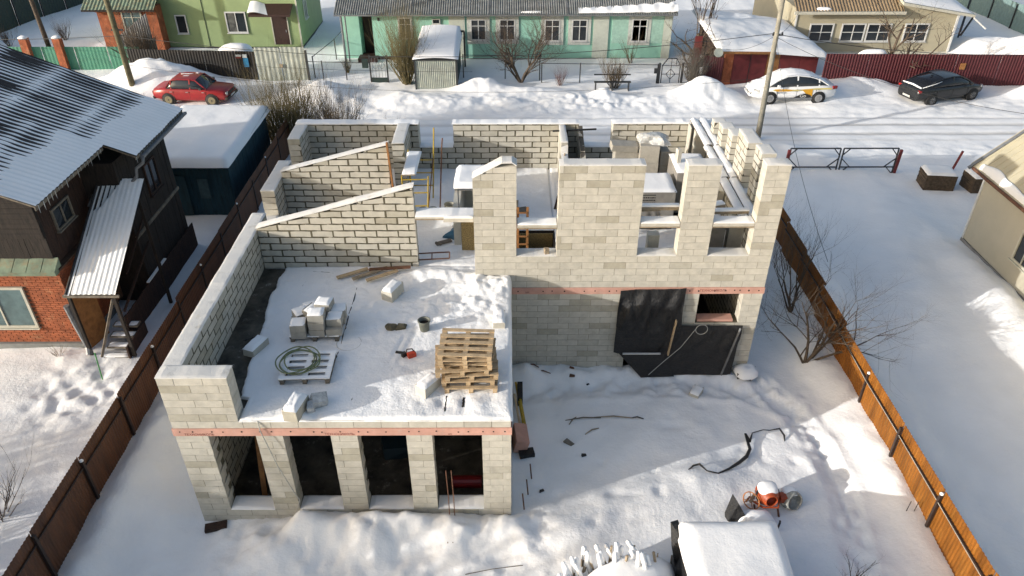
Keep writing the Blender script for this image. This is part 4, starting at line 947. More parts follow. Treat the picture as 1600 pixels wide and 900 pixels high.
lbs = ['front left bottom', 'front left top', 'left middle bottom', 'left middle top', 'rear left top', 'rear left bottom', 'front centre bottom', 'front centre middle', 'front centre top', 'tilted central', 'rear centre bottom', 'rear centre middle', 'rear centre top', 'front right bottom', 'front right top', 'rear right bottom', 'rear right top']
for (x, y, z, a), lb in zip(bl, lbs):
    block_thing(lb + ' block in the heap on the deck pallet', x, y, zz + z, a + rg.uniform(-.05, .05), L=.38 if 'centre' in lb else .36, W=.36, Hh=.2, snow=.035 if 'top' in lb or 'tilted' in lb else 0, ry=.35 if 'tilted' in lb else 0, m=mat('dusty_block', (.44, .42, .37), .9, var=.12))
block_thing('large single block standing alone near the back of the deck', -3.1, 16.5, DK - .02, 1.15, L=.6, W=.32, Hh=.3, snow=.07)
block_thing('snowy block beside the bare strip on the left of the deck', -6.12, 14.25, DK - .05, 1.2, L=.6, W=.3, Hh=.2, snow=.06)
block_thing('snowy block leaning by the foot of the pallet stack', -1.82, 12.75, DK - .03, .95, L=.55, W=.3, Hh=.28, snow=.05)
block_thing('block nearly buried in snow at the right edge of the deck', -.25, 15.3, DK - .04, 1.57, L=.55, W=.3, Hh=.2, snow=.08)
block_thing('snow draped block at the front edge of the deck', -4.62, 12.02, DK - .02, 1.35, L=.6, W=.33, Hh=.3, snow=.10)
s = MB(); s.rbox(-4.2, 12.28, DK + .1, .35, .25, .25, .5, .3, .2, .05); s.rbox(-4.33, 12.1, DK + .08, .15, .2, .2, .1, .3, 0, .04); tag(s.build('crumpled_film', M_PLASTIC, smooth=False), 'crumpled grey film beside the draped block at the deck edge', 'film', kind='stuff')
s = MB(); snowlump(s, -2.98, 15.05, DK - .03, .16, .13, .13, 12, 9, 4, .3); snowlump(s, -2.72, 15.1, DK - .03, .15, .12, .10, 13, 9, 4, .3); tag(s.build('rubble', M_MORT, kind='stuff'), 'small grey rubble lumps in the middle of the deck', 'rubble')
t = thing('bucket', 'green grey bucket with dark inside standing open on the deck', 'bucket', (-2.12, 15.0, DK - .03), .2)
s = MB(); s.lathe([(.115, 0), (.15, .30), (.155, .305), (.14, .30), (.11, .02)], 20); s.build('body', M_BUCK, t, smooth=True)
s = MB(); s.lathe([(.152, .27), (.162, .275), (.162, .30), (.152, .305)], 20, cap=False); s.build('rim', M_BUCK, t)
s = MB(); s.lathe([(.001, .2), (.125, .2)], 16, cap=False); s.build('dark_contents', M_HOLE, t)
t = thing('chainsaw', 'small orange and black power saw half sunk in the deck snow', 'power saw', (-2.38, 13.95, DK - .05), .5); t.scale = (.8, .8, .8)
s = MB(); s.rbox(.05, -.03, .09, .26, .17, .18, 0, 0, 0, .01); s.build('housing', mat('orange_plastic', (.55, .06, .02), .4), t, bevel=.03)
s = MB(); s.tube([(-.1, .05, .12), (-.05, .06, .27), (.1, .02, .26), (.16, -.02, .14)], .02, 6); s.build('handle', M_RUB, t, smooth=True)
s = MB(); s.rbox(-.15, .08, .1, .14, .1, .14, .3); s.rbox(-.25, .16, .16, .25, .02, .09, -.3, 0, .3); s.build('guide_bar', M_RUB, t)
s = MB(); s.tube([(-3.93 + .30 * math.cos(a * PI / 14), 14.48 + .30 * math.sin(a * PI / 14), dz(-3.93, 14.48) + .004) for a in range(28)], .014, 6, closed=True)
tag(s.build('buried_ring', M_FROST, smooth=True), 'faint ring of hose showing through the deck snow', 'ring')
def joint(x0, y0, x1, y1, w_, lb):  # black tubes; the strips, slits and gaps stand in for shade in open cracks
    n = 8; pts = [(x0 + (x1 - x0) * i / n + rng.uniform(-.008, .008), y0 + (y1 - y0) * i / n) for i in range(n + 1)]
    s = MB(); L_ = [(x, y, float(dz(np.array(x), np.array(y))) - .012) for x, y in pts]
    s.tube(L_, [w_ * rng.uniform(.6, 1) + .0 for _ in L_], 5); tag(s.build('dark_strip', M_BLACK), lb, 'strip')
joint(-4.13, 16.9, -4.12, 14.45, .024, 'long thin black strip standing in for the dark crack across the deck snow'); joint(-4.12, 14.15, -4.16, 13.6, .024, 'short black strip standing in for the dark crack continuing towards the front edge')
joint(-5.6, 17.2, -5.66, 16.75, .015, 'short black strip standing in for a dark slit behind the block heap'); joint(-2.75, 16.0, -2.76, 15.6, .014, 'black strip standing in for a dark slit in front of the large single block'); joint(-5.5, 17.72, -5.0, 17.66, .02, 'black stub by the foot of the sloping wall')
joint(-1.40, 12.55, -1.42, 12.05, .03, 'black strip standing in for the dark gap under the left of the pallet stack'); joint(-1.02, 12.5, -1.03, 12.2, .04, 'black strip standing in for the dark gap under the middle of the pallet stack'); joint(-6.55, 14.6, -6.3, 14.75, .02, 'black strip standing in for a dark slit on the left edge of the deck snow')
joint(-3.5, 12.5, -3.52, 12.42, .02, 'tiny dark peg near the deck front'); joint(-2.6, 13.35, -2.35, 13.55, .014, 'small dark twig in front of the saw'); joint(-.4, 15.6, -.41, 15.45, .015, 'dark nick near the buried block'); 
for k, (a, b, lb, m_) in enumerate((((-4.75, 17.3), (-3.95, 17.72), 'left of the pine boards behind the deck snow', M_PINE), ((-4.3, 17.2), (-3.4, 17.75), 'middle pine board behind the deck snow', M_PINEG), ((-3.9, 17.1), (-3.1, 17.55), 'right of the pine boards behind the deck snow', M_PINE), ((-3.9, 17.62), (-2.75, 17.7), 'dark board end against the sloping wall', M_RUST))):
    s = MB(); s.bar((a[0], a[1], DK + .03 + .02 * k), (b[0], b[1], DK + .06 + .02 * k), .12, .04); pb = tag(s.build('loose_board', m_), lb, 'board')
# stack of pallets
zt = DK - .02; rg = random.Random(5); offs = [(-.86, 13.12, .0)] + [(-.96 + rg.uniform(-.13, .10), 13.14 + .03 * k + rg.uniform(-.06, .06), rg.uniform(-.09, .09)) for k in range(1, 7)]
names_ = ['lowest', 'second lowest', 'third from the bottom', 'fourth from the bottom', 'third from the top', 'second from the top', 'topmost']
src = None
for k, (x, y, a) in enumerate(offs):
    lb = names_[k] + ' pine pallet in the tall stack on the deck'
    if k in (0,): src = pallet(lb, x, y, zt, a, 1.2, 1.0, False, M_PINE, 'pallets stacked on the deck')
    elif k < 6: dup(src, (x, y, zt), a, lb)
    else: pallet(lb, x, y, zt, a, 1.2, 1.0, False, M_PINE, 'pallets stacked on the deck')
    zt += .136
# ------------------------------------------------------------ buildings round about
def window(parent, x, y, z, w_, h_, face='-y', casing=.07, split=1, bar=None, m=None, glass=None, surround=0., sm_=None, label=None):
    """window centred at x (or y), bottom at z, on a wall facing -y or -x or +x; frame, panes, sill"""
    def P(a, d, c):   # a along wall, d outwards, c up
        return (x + a, y - d, c) if face == '-y' else (x - d, y - a, c) if face == '-x' else (x + d, y + a, c)
    def bx(mb, a0, a1, d0, d1, c0, c1):
        p, q = P(a0, d0, c0), P(a1, d1, c1); mb.box(min(p[0], q[0]), max(p[0], q[0]), min(p[1], q[1]), max(p[1], q[1]), min(p[2], q[2]), max(p[2], q[2]))
    m = m or M_WHITE; f = MB(); H_ = w_ / 2
    bx(f, -H_, -H_ + casing, 0, .06, z, z + h_); bx(f, H_ - casing, H_, 0, .06, z, z + h_)
    bx(f, -H_ + casing, H_ - casing, 0, .06, z, z + casing); bx(f, -H_ + casing, H_ - casing, 0, .06, z + h_ - casing, z + h_)
    wn = f.build('window', m, parent, world=True)
    if surround:
        s = MB(); k = surround
        bx(s, -H_ - k, -H_ - .002, 0, .04, z - k, z + h_ + k); bx(s, H_ + .002, H_ + k, 0, .04, z - k, z + h_ + k); bx(s, -H_, H_, 0, .04, z + h_ + .002, z + h_ + k); bx(s, -H_, H_, 0, .04, z - k, z - .002)
        s.build('surround', sm_ or M_TEALP, wn, world=True)
    n = split + 1; step = (w_ - 2 * casing) / n
    for k in range(n):
        s = MB(); a = -H_ + casing + k * step
        top = z + h_ - casing
        if bar:
            bz = z + h_ * bar; bx(s, a + .012, a + step - .012, .012, .02, z + casing, bz - .02); s.build('pane', glass or (M_GLASS if rng.random() < .65 else M_GLASSC), wn, world=True)
            s = MB(); bx(s, a + .012, a + step - .012, .012, .02, bz + .02, top); s.build('pane', glass or (M_GLASS if rng.random() < .65 else M_GLASSC), wn, world=True)
        else:
            bx(s, a + .012, a + step - .012, .012, .02, z + casing, top); s.build('pane', glass or (M_GLASS if rng.random() < .65 else M_GLASSC), wn, world=True)
        if k: s = MB(); bx(s, a - .025, a + .025, .0, .05, z + casing, top); s.build('mullion', m, wn, world=True)
    if bar: s = MB(); bx(s, -H_ + casing, H_ - casing, 0, .045, z + h_ * bar - .02, z + h_ * bar + .02); s.build('transom', m, wn, world=True)
    s = MB(); bx(s, -H_ - .04, H_ + .04, 0, .12, z - .035, z - .003); sl = s.build('sill', m, wn, world=True)
    if label: wn['label'] = label
    return wn
def siding(parent, face, a0, a1, pos, z0, z1, pitch, m, name='siding', depth=.012, label=None, top=None):
    """clapboard wall: overlapping boards, one joined skin"""
    mb = MB(); n = int(round((z1 - z0) / pitch))
    for k in range(n):
        c0 = z0 + k * pitch; c1 = c0 + pitch
        b0, b1 = a0, a1
        if top: b0, b1 = top(c1)
        if b1 - b0 < .05: continue
        if face == '-y': mb.add([(b0, pos - depth, c0), (b1, pos - depth, c0), (b1, pos, c1), (b0, pos, c1), (b0, pos, c0), (b1, pos, c0)], [(0, 1, 2, 3), (0, 4, 5, 1), (0, 3, 4), (1, 5, 2)])
        else:
            sg = -1 if face == '-x' else 1
            mb.add([(pos + sg * depth, b0, c0), (pos + sg * depth, b1, c0), (pos, b1, c1), (pos, b0, c1), (pos, b0, c0), (pos, b1, c0)], [(0, 1, 2, 3), (0, 4, 5, 1), (0, 3, 4), (1, 5, 2)])
    o = mb.build(name, m, parent, world=True, kind='stuff')
    if label: o['label'] = label
    return o
def corr(name, m, parent, o, u, v, nu, amp, m_rows=1, smooth=True, kind=None, zoff=None):
    """corrugated sheet: origin o, u = across the waves (with nu waves), v = along them"""
    o = Vector(o); u = Vector(u); v = Vector(v); nn = u.cross(v).normalized(); nn = nn if nn.z > 0 or abs(nn.z) < .01 and nn.y < 0 else -nn
    mb = MB(); N_ = nu * 6
    mb.grid(N_, m_rows, lambda a, b: o + u * a + v * b + nn * (amp * math.sin(a * nu * 2 * PI)))
    return mb.build(name, m, parent, world=True, smooth=smooth, kind=kind)
def ribbed(name, m, parent, a, b, z0, z1, pitch=.12, amp=.018, z1b=None):
    """trapezoid ribbed upright sheet from a to b (xy)"""
    a = Vector((a[0], a[1], 0)); b = Vector((b[0], b[1], 0)); d = b - a; L = d.length; d.normalize(); nn = Vector((d.y, -d.x, 0)); n = max(1, int(L / pitch)); vs = []
    for i in range(n * 4 + 1):
        s_ = L * i / (n * 4); off = amp * (0, 1, 1, 0)[i % 4]; p = a + d * s_ + nn * off; zt = z1 + ((z1b - z1) * s_ / L if z1b is not None else 0)
        vs += [(p.x, p.y, z0), (p.x, p.y, zt), (p.x - nn.x * .01, p.y - nn.y * .01, zt), (p.x - nn.x * .01, p.y - nn.y * .01, z0)]
    mb = MB(); mb.add(vs, [(4 * i + k, 4 * i + (k + 1) % 4, 4 * i + 4 + (k + 1) % 4, 4 * i + 4 + k) for i in range(n * 4) for k in range(4)])
    return mb.build(name, m, parent, world=True)
def boxp(name, m, parent, *a, label=None, kind=None, bevel=0):
    s = MB(); s.box(*a); o = s.build(name, m, parent, world=True, bevel=bevel, kind=kind)
    if label: o['label'] = label
    return o

# --- old house at the left: brick front, dark timber upper floor, long corrugated roof with thin snow
oh = thing('old_house', 'old house with orange brick front, dark timber walls and striped snowy corrugated roof', 'house', (-17, 21, 0))
boxp('brick_backing', M_BRMORT, oh, -24, -13.215, 18.515, 21.2, .3, 3.0)
bk = MB(); rg = random.Random(2)
bh = .075; z = .42; k = 0
while z < 2.96:
    x = -17.2 - (.13 if k % 2 else 0)
    while x < -13.2:
        x1 = min(x + .25, -13.2); pr = rg.uniform(0, .006) + (.02 if 2.55 < z < 2.7 or .70 < z < .82 else 0)
        if not (-16.3 < (x + x1) / 2 < -14.42 and .98 < z + .03 < 2.5) and x1 - x > .04:
            bk.box(x + .005, x1 - .005, 18.5 - pr, 18.53, z, z + bh - .01)
        x += .26
    z += bh + .002; k += 1
bk.build('bricks', M_BRICK, oh, world=True, kind='stuff', label='orange red bricks of the front wall')
bk = MB(); z = .42; k = 0
while z < 2.96:
    y = 18.5 - (.13 if k % 2 else 0)
    while y < 20.6: bk.box(-13.23, -13.2 + rg.uniform(0, .006), max(18.505, y + .005), y + .25, z, z + bh - .01); y += .26
    z += bh + .002; k += 1
bk.build('bricks', M_BRICK, oh, world=True, kind='stuff', label='bricks of the side wall by the porch')
boxp('plinth', M_PLINTH, oh, -24, -13.15, 18.42, 20.6, 0, .40)
window(oh, -15.36, 18.5, 1.0, 1.86, 1.48, '-y', .08, 1, None, M_CREAMF, M_GLASSB, label='large pale framed window in the brick wall')
boxp('ledge_board', M_GRSHEET, oh, -24, -13.16, 18.3, 18.5, 2.98, 3.14)
for k in range(12):
    x1 = -13.12 - k * .42; s = MB(); s.add([(x1 - .40, 18.22, 3.15), (x1, 18.22, 3.15), (x1, 18.62, 3.42), (x1 - .40, 18.62, 3.42), (x1 - .40, 18.62, 3.14), (x1, 18.62, 3.14)], [(0, 1, 2, 3), (0, 4, 5, 1), (0, 3, 4), (1, 5, 2)]); s.build('ledge_sheet', M_GRSHEET, oh, world=True)
# upper timber front: short vertical boards, then horizontal ones
for k in range(30):
    x1 = -13.25 - k * .16; s = MB(); s.box(x1 - .155, x1, 18.60 - rg.uniform(0, .01), 18.64, 3.38, 4.12); s.build('plank', M_DKWOOD, oh, world=True)
for k in range(9):
    s = MB(); s.box(-20, -13.22 - .0 * k, 18.50 - rg.uniform(0, .015), 18.64, 4.13 + k * .16, 4.13 + k * .16 + .152); s.build('plank', M_DKWOOD, oh, world=True)
boxp('wall', M_DKWOODR, oh, -24, -13.3, 18.65, 24.6, 3.1, 5.4)
boxp('wall', M_DKWOOD, oh, -24, -12.15, 21.2, 24.7, .1, 5.2, label='dark timber body at the back of the house')
for k in range(22):
    y0 = 21.15 + k * .165; s = MB(); s.box(-12.15, -12.11 + rg.uniform(0, .015), y0, y0 + .158, .9, 5.25); s.build('plank', M_DKWOOD, oh, world=True)
for k in range(17):
    y0 = 18.66 + k * .15; s = MB(); s.box(-13.3, -13.265 + rg.uniform(0, .015), y0, y0 + .143, 3.3, 5.6); s.build('plank', M_DKWOODR, oh, world=True)
boxp('rail_board', M_GRWOOD, oh, -12.11, -12.06, 21.1, 24.8, 2.55, 2.66)
window(oh, -12.1, 23.2, 3.3, .9, 1.1, '+x', .06, 1, None, M_DKWOODR, M_GLASS)
window(oh, -13.25, 19.7, 3.95, 1.0, .7, '+x', .06, 1, None, M_GRWOOD, M_GLASS)
# roof
RS = .41
def rz_(x): return 5.5 + RS * (-11.3 - x)
def roof_edge(y): return np.where(y > 21.05, -11.28, -12.15)
mb = MB(); ny_ = 8 * 39; nx_ = 10
def rf(u, v):
    y = 17.16 + 7.82 * v; xe = -11.28 if y > 21.05 else -12.15; x = xe + (-20.0 - xe) * u
    return (x, y, rz_(x) + .022 * math.sin((y - 17.16) / .2 * 2 * PI))
mb.grid(nx_, ny_, rf); rr = mb.build('roof', mat('dark_slate_sheet', (.045, .042, .042), .8, var=.3, vs=4), oh, world=True, smooth=True)
mb = MB(); nx_ = 110
U = np.linspace(0, 1, nx_ + 1); V = np.linspace(0, 1, ny_ + 1); UU, VV = np.meshgrid(U, V)
yy = 17.15 + 7.84 * VV; xe = np.where(yy > 21.05, -11.26, -12.13); xx = xe + (-20.0 - xe) * UU; zz = rz_(xx)
wv = np.sin((yy - 17.16) / .2 * 2 * PI)
al = (xe - xx)
lap = np.exp(-(((al - 1.75) % 1.75 - .12) / .22) ** 2) + np.exp(-(((al - 1.75) % 1.75 - 1.87) / .22) ** 2)
th = -.0075 + .040 * sm(1.7, .4, al) + .017 * fbm(xx * .45, yy * 1.6, 1.0, 4) + .012 * lap * (al > .8) - .007 * sm(2.0, 6.0, al) * sm(20.5, 23.8, yy) + .004 * sm(20, 18, yy)
zz = zz + .45 * .022 * wv + np.clip(th + .006, -.03, .06)
n = nx_ + 1; mb.v = [tuple(p) for p in np.stack([xx, yy, zz], -1).reshape(-1, 3).tolist()]
mb.f = [(j * n + i, j * n + i + 1, (j + 1) * n + i + 1, (j + 1) * n + i) for j in range(ny_) for i in range(nx_)]
mb.build('snow', M_SNOW, rr, world=True, smooth=True, recalc=False)
mb = MB(); mb.grid(2, 60, lambda u, v: (-20 - 8 * u, 17.16 + 7.82 * v, rz_(-20) - RS * 8 * u + .01)); mb.build('roof', M_SNOW, oh, world=True, label='snowy far slope of the roof')
mb = MB(); mb.add([(-24, 18.6, 3.2), (-13.3, 18.6, 3.2), (-13.3, 18.6, rz_(-13.3) - .1), (-20, 18.6, rz_(-20) - .1), (-24, 18.6, rz_(-20) - RS * 4 - .1)], [(0, 1, 2, 3, 4)]); mb.add([(x, 24.65, z) for x, y, z in mb.v[:5]], [(4, 3, 2, 1, 0)]); mb.build('gable', M_DKWOOD, oh, world=True)
for y0, y1, xe in ((21.08, 24.98, -11.3), (17.16, 21.02, -12.17)):
    boxp('eave_board', M_GRWOOD, oh, xe - .03, xe, y0, y1, rz_(xe) - .13, rz_(xe) - .035)
    for k in range(int((y1 - y0) / .3)):
        s = MB(); y = y0 + .15 + k * .3; s.bar((xe - .02, y, rz_(xe) - .1), (xe - 1.1, y, rz_(xe - 1.1) - .1), .06, .08); s.build('rafter', M_GRWOOD, oh, world=True)
boxp('gutter', M_GREY, oh, -11.26, -11.16, 21.3, 24.98, 5.34, 5.42)
s = MB(); s.tube([(-11.2, 21.3, 5.36), (-11.22, 21.25, 5.2), (-11.5, 21.3, 5.0), (-11.52, 21.2, 4.75), (-11.75, 21.3, 4.55)], .05, 8); s.build('downspout', M_GREY, oh, world=True, smooth=True)
rgk = MB()
for y0, xe in [(17.3 + .21 * k + rg.uniform(-.05, .05), -12.17 if 17.3 + .21 * k < 21 else -11.3) for k in range(36)]:
    rgk.tube([(xe, y0, rz_(xe) - .03), (xe, y0, rz_(xe) - .1 - rg.uniform(.02, .22))], [.014, .002], 5)
rgk.build('icicles', mat('ice', (.5, .55, .58), .1, spec=.8), oh, world=True, kind='stuff')
# porch: lean-to roof, posts, side wall, steps, door
P0 = Vector((-12.95, 18.0, 2.52)); Ux = Vector((1.5, 0, 0)); Vv = Vector((.06, 3.35, 2.02))
pr_ = corr('porch_roof', mat('dark_slate_sheet', (.045, .042, .042)), oh, P0, Ux, Vv, 10, .022, 2)
mb = MB()
def ps(u, v):
    p = P0 + Ux * u + Vv * v; w_ = .5 * .022 * math.sin(u * 10 * 2 * PI) if v < .5 else .2 * .022 * math.sin(u * 10 * 2 * PI)
    left = max(0, (.24 - u) / .24) * 1.2; k = (.035 + .05 * v) * (1 - .95 * min(1, left + (.9 if (v > .72 and u < .55 - (1 - v) * 1.2) else 0)))
    e = min(1, v / .02); return (p.x, p.y, p.z + w_ + k * (.5 + .5 * e) - .012 * (left > .5))
mb.grid(100, 50, ps); mb.build('snow', M_SNOW, pr_, world=True, smooth=True)
s = MB(); s.bar(P0 + Vector((-.05, .02, -.06)), P0 + Ux + Vector((.08, .02, -.06)), .06, .08); s.build('front_beam', M_GRWOOD, oh, world=True)
corr('upper_sheet', M_SLATE, oh, (-13.1, 20.75, 3.95), (.85, 0, 0), (.05, 2.3, 1.0), 6, .02)
for (x, y) in ((-11.55, 18.05), (-12.9, 18.1), (-11.5, 20.9)):
    s = MB(); s.bar((x, y, .2), (x, y, 2.5 if y < 19 else 4.2), .09); s.build('porch_post', M_DKWOOD, oh, world=True)
for k in range(39):
    y0 = 18.9 + k * .155
    if y0 > 24.9: break
    s = MB(); s.box(-12.02 + .0, -11.985, y0, y0 + .148, .05, 1.05 + rg.uniform(-.02, .02)); s.build('low_plank', M_DKWOODR, oh, world=True)
boxp('snowy_rail', M_SNOW, oh, -12.05, -11.96, 20.8, 22.3, 1.08, 1.12)
s = MB(); s.bar((-12.0, 19.0, 1.2), (-12.0, 21.6, 2.2), .06); s.bar((-12.0, 19.8, 2.1), (-12.0, 22, 3.2), .05); s.build('brace', M_DKWOODR, oh, world=True)
dd = MB(); dd.rbox(-12.98, 18.75, 1.22, .05, .95, 2.0, -.25); dd.build('door', M_ORWOOD, oh, world=True, label='orange brown plank door standing open')
for k in range(4):
    st = boxp('step', M_GRWOOD, oh, -12.5, -11.72, 17.98 + k * .32, 18.26 + k * .32, .12 + k * .17, .18 + k * .17)
    slab_snow(st, -12.48, -11.74, 18.0 + k * .32, 18.24 + k * .32, .18 + k * .17, .035, k, nx_=8, ny_=5, over=.0)
boxp('step_side', M_DKWOODR, oh, -11.70, -11.65, 17.95, 19.3, .0, .6)
s = MB(); s.bar((-11.52, 17.9, 2.42), (-12.2, 17.5, .62), .07); tag(s.build('leaning_pole', M_GRWOOD), 'pale pole leaning from the porch roof corner beside the steps', 'pole')
s = MB(); s.tube([(-12.3, 17.4, .85), (-12.1, 17.0, .15)], .018, 6); tag(s.build('green_cane', M_GREENP), 'bright green cane stuck in the snow by the leaning pole', 'cane')
s = MB(); s.tube([(-13.15, 18.2, 2.0), (-13.1, 18.2, 1.4), (-12.95, 18.15, .5), (-12.9, 18.0, .3)], .09, 8); s.build('drain_sheet', M_GREY, oh, world=True)

# --- blue shed
bs = thing('blue_shed', 'dark blue plank shed with a thick white snow roof behind the old house', 'shed', (-13, 30, .1))
for k in range(24):
    x0 = -14.9 + k * .155; s = MB(); s.box(x0, x0 + .148, 27.3 - rg.uniform(0, .012), 27.34, .1, 2.28); s.build('plank', M_BLUE, bs, world=True)
for k in range(36):
    y0 = 27.36 + k * .155; s = MB(); s.box(-11.2, -11.16 + rg.uniform(0, .012), y0, y0 + .148, .1, 2.25); s.build('plank', M_BLUE, bs, world=True)
boxp('frame', M_DARK, bs, -14.8, -11.22, 27.36, 32.9, .1, 2.2)
boxp('door_panel', mat('pale_blue_board', (.06, .12, .14), .8, var=.2), bs, -12.45, -12.05, 27.24, 27.27, .9, 1.75)
boxp('door', M_BLUE, bs, -13.8, -12.9, 27.22, 27.26, .15, 1.9)
corr('roof', M_BLUE, bs, (-15, 27.0, 2.30), (4.0, 0, 0), (0, 6.2, .25), 20, .03)
slab_snow(bs, -15, -11.0, 27.02, 33.2, 2.36, .34, 9, nx_=40, ny_=40, over=.03)

# --- house at the right edge
rh = thing('siding_house', 'cream siding house at the right edge with a rusty gutter', 'house', (19, 18, 0))
siding(rh, '-x', 8, 24.95, 17.5, .35, 3.05, .11, M_CREAM, depth=.008)
boxp('wall', M_CREAM, rh, 17.51, 23, 8, 24.94, .0, 3.05)
boxp('plinth', M_CONC, rh, 17.44, 17.6, 8, 24.98, .0, .33)
boxp('corner_trim', M_WHITE, rh, 17.46, 17.53, 24.90, 24.99, .3, 3.05)
window(rh, 17.5, 21.35, 1.15, 1.5, 1.15, '-x', .08, 2, None, M_CREAMF, M_GLASS)
ef = MB(); ef.add([(17.12, 7.6, 3.14), (17.12, 25.35, 3.14), (20.6, 25.35, 6.35), (20.6, 7.6, 6.35), (17.12, 7.6, 3.08), (17.12, 25.35, 3.08), (20.6, 25.35, 6.29), (20.6, 7.6, 6.29)], [(0, 1, 2, 3), (4, 7, 6, 5), (0, 4, 5, 1), (1, 5, 6, 2), (2, 6, 7, 3), (3, 7, 4, 0)])
rfo = ef.build('roof', mat('cream_roof_sheet', (.55, .50, .36), .6, var=.06, vs=2), rh, world=True)
for k in range(60):
    y = 7.8 + k * .3; s = MB(); s.bar((17.14, y, 3.165), (20.5, y, 6.265), .03, .02)
    if y > 15: s.build('seam', mat('cream_roof_sheet', (.5, .5, .4)), rfo, world=True)
s = MB(); s.bar((17.0, 25.37, 3.05), (20.7, 25.37, 6.46), .12, .07); s.build('verge_trim', M_GREY, rh, world=True)
s = MB(); s.tube([(17.06, 25.2, 3.12), (17.06, 7.6, 3.10)], .06, 8); s.build('gutter', M_RUST, rh, world=True)
mb = MB()
def rs_(u, v):
    y = 25.0 - 14 * v; w_ = .22 + .16 * float(fbm(np.array([y]), np.array([3.]), 1.4, 3)[0]); a = u * w_; e = math.sin(PI * min(1, max(0, u))) ** .5
    return (17.16 + a, y, 3.19 + a * .92 + .10 * e)
mb.grid(8, 110, rs_); mb.build('snow', M_SNOW, rfo, world=True, smooth=True)
boxp('wall', M_CREAM, rh, 18, 23, 8.1, 24.9, 3.05, 3.7)

# --- turquoise house
th_ = thing('turquoise_house', 'long turquoise single storey house with white windows and grey corrugated roof', 'house', (0, 50, 0))
boxp('wall', M_TEAL, th_, -8.5, 10.2, 48, 54, 0, 3.1); boxp('wall', M_TEAL, th_, -10.4, -9.35, 48.2, 54, 0, 3.1); boxp('porch_back', M_CHOC, th_, -9.35, -8.5, 49.4, 49.5, 0, 3.1)
boxp('porch_step', M_CHOC, th_, -9.5, -8.3, 47.3, 48.6, 0, .4); boxp('brown_base', M_CHOC, th_, -8.4, -4.4, 47.9, 47.99, 0, .35)
boxp('base_line', M_PLINTH, th_, -2.7, 10.25, 47.93, 47.99, 0, .22)
for x0, x1, lb in ((-3.72, -2.72, 'left pale pilaster'), (5.32, 6.28, 'middle pale pilaster'), (9.72, 10.24, 'corner pale pilaster')):
    boxp('pilaster', M_TEALP, th_, x0, x1, 47.93, 47.995, .25 if x0 < 9 else 0, 3.1, label=lb)
boxp('pale_panel', mat('pale_teal', (.42, .66, .55), .85), th_, 6.5, 9.7, 47.96, 47.996, 1.15, 3.1)
boxp('cornice', M_TEAL, th_, -8.5, 10.24, 47.9, 47.99, 2.98, 3.08)
for xc, z0_, w1, h1, sp in ((-1.88, 1.35, .98, 1.3, 1), (-.07, 1.35, 1.0, 1.3, 1), (2.75, 1.28, .98, 1.35, 1), (4.46, 1.28, .98, 1.35, 1), (8.22, 1.25, .98, 1.4, 1), (-6.45, 1.45, .8, 1.3, 1)):
    window(th_, xc, 47.98, z0_, w1, h1, '-y', .07, sp, .68, M_WHITE, M_GLASS, surround=.22 if xc > -5 else .06, sm_=mat('pale_surround', (.66, .68, .62), .8))
window(th_, -4.5, 47.98, 2.35, .5, .32, '-y', .05, 0, None, M_WHITE)
boxp('house_number', M_DARK, th_, -8.15, -8.0, 47.96, 47.98, 2.55, 2.75)
boxp('vent', M_DKWOOD, th_, 1.95, 2.1, 47.97, 47.99, .35, .5)
s = MB(); s.tube([(-10.3, 47.5, 0), (-10.3, 47.5, 3.05)], .07, 7); s.build('porch_post', M_GREY, th_, world=True); s = MB(); s.tube([(-10.05, 47.5, 0), (-10.05, 47.5, 3.05)], .05, 7); s.build('porch_post', M_GREY, th_, world=True)
rf_ = corr('roof', M_SLATE, th_, (-10.7, 47.35, 3.08), (21.1, 0, 0), (0, 5, 2.2), 150, .025)
for x in (-6.0, -1.2, 3.6): 
    s = MB(); s.bar((x, 47.36, 3.12), (x, 52.3, 5.30), .05, .02); s.build('sheet_lap', M_GREY, rf_, world=True)
boxp('eave_board', M_GREY, th_, -10.7, 10.4, 47.38, 47.44, 2.97, 3.05)
mb = MB(); mb.grid(70, 8, lambda u, v: (4.3 + 6.1 * u, 47.4 + v * (.5 + .5 * u) * (1 + .3 * math.sin(u * 40)), 3.12 + v * (.22 + .22 * u) + (.05 + .20 * u ** 2) * math.sin(PI * min(1, .15 + v * .85)) * (1 + .4 * float(fbm(np.array([u * 9.]), np.array([v * 2.]), .5, 3)[0]))))
mb.build('snow', M_SNOW, rf_, world=True, smooth=True, label='ragged snow left along the right eave')
mb = MB(); snowlump(mb, -1.6 + 3.1, 47.6, 3.1, .7, .12, .12, 3, 12, 4, .3); mb.build('snow', M_SNOW, rf_, world=True, smooth=True)

# --- green house
gh_ = thing('green_house', 'pale green siding house with white windows and a brown canopied door', 'house', (-19, 53, 0))
siding(gh_, '-y', -24.6, -13.72, 50.5, .25, 5.4, .13, M_LGREEN, depth=.014); siding(gh_, '+x', 50.5, 57, -13.72, .25, 5.4, .13, M_LGREEN, depth=.014)
boxp('wall', M_LGREEN, gh_, -24.6, -13.73, 50.51, 57, 0, 5.4); boxp('base', M_DARK, gh_, -24.5, -13.7, 50.47, 57, 0, .22)
boxp('corner_trim', M_CREAMF, gh_, -13.78, -13.68, 50.44, 50.5, .2, 5.4); boxp('seam_trim', M_DARK, gh_, -19.86, -19.84, 50.46, 50.49, .25, 5.4)
window(gh_, -21.4, 50.48, 1.1, .72, 1.2, '-y', .07, 0); window(gh_, -17.8, 50.48, 1.15, 1.35, 1.35, '-y', .08, 1); window(gh_, -13.70, 52.4, 1.6, .8, 1.2, '+x', .06, 1)
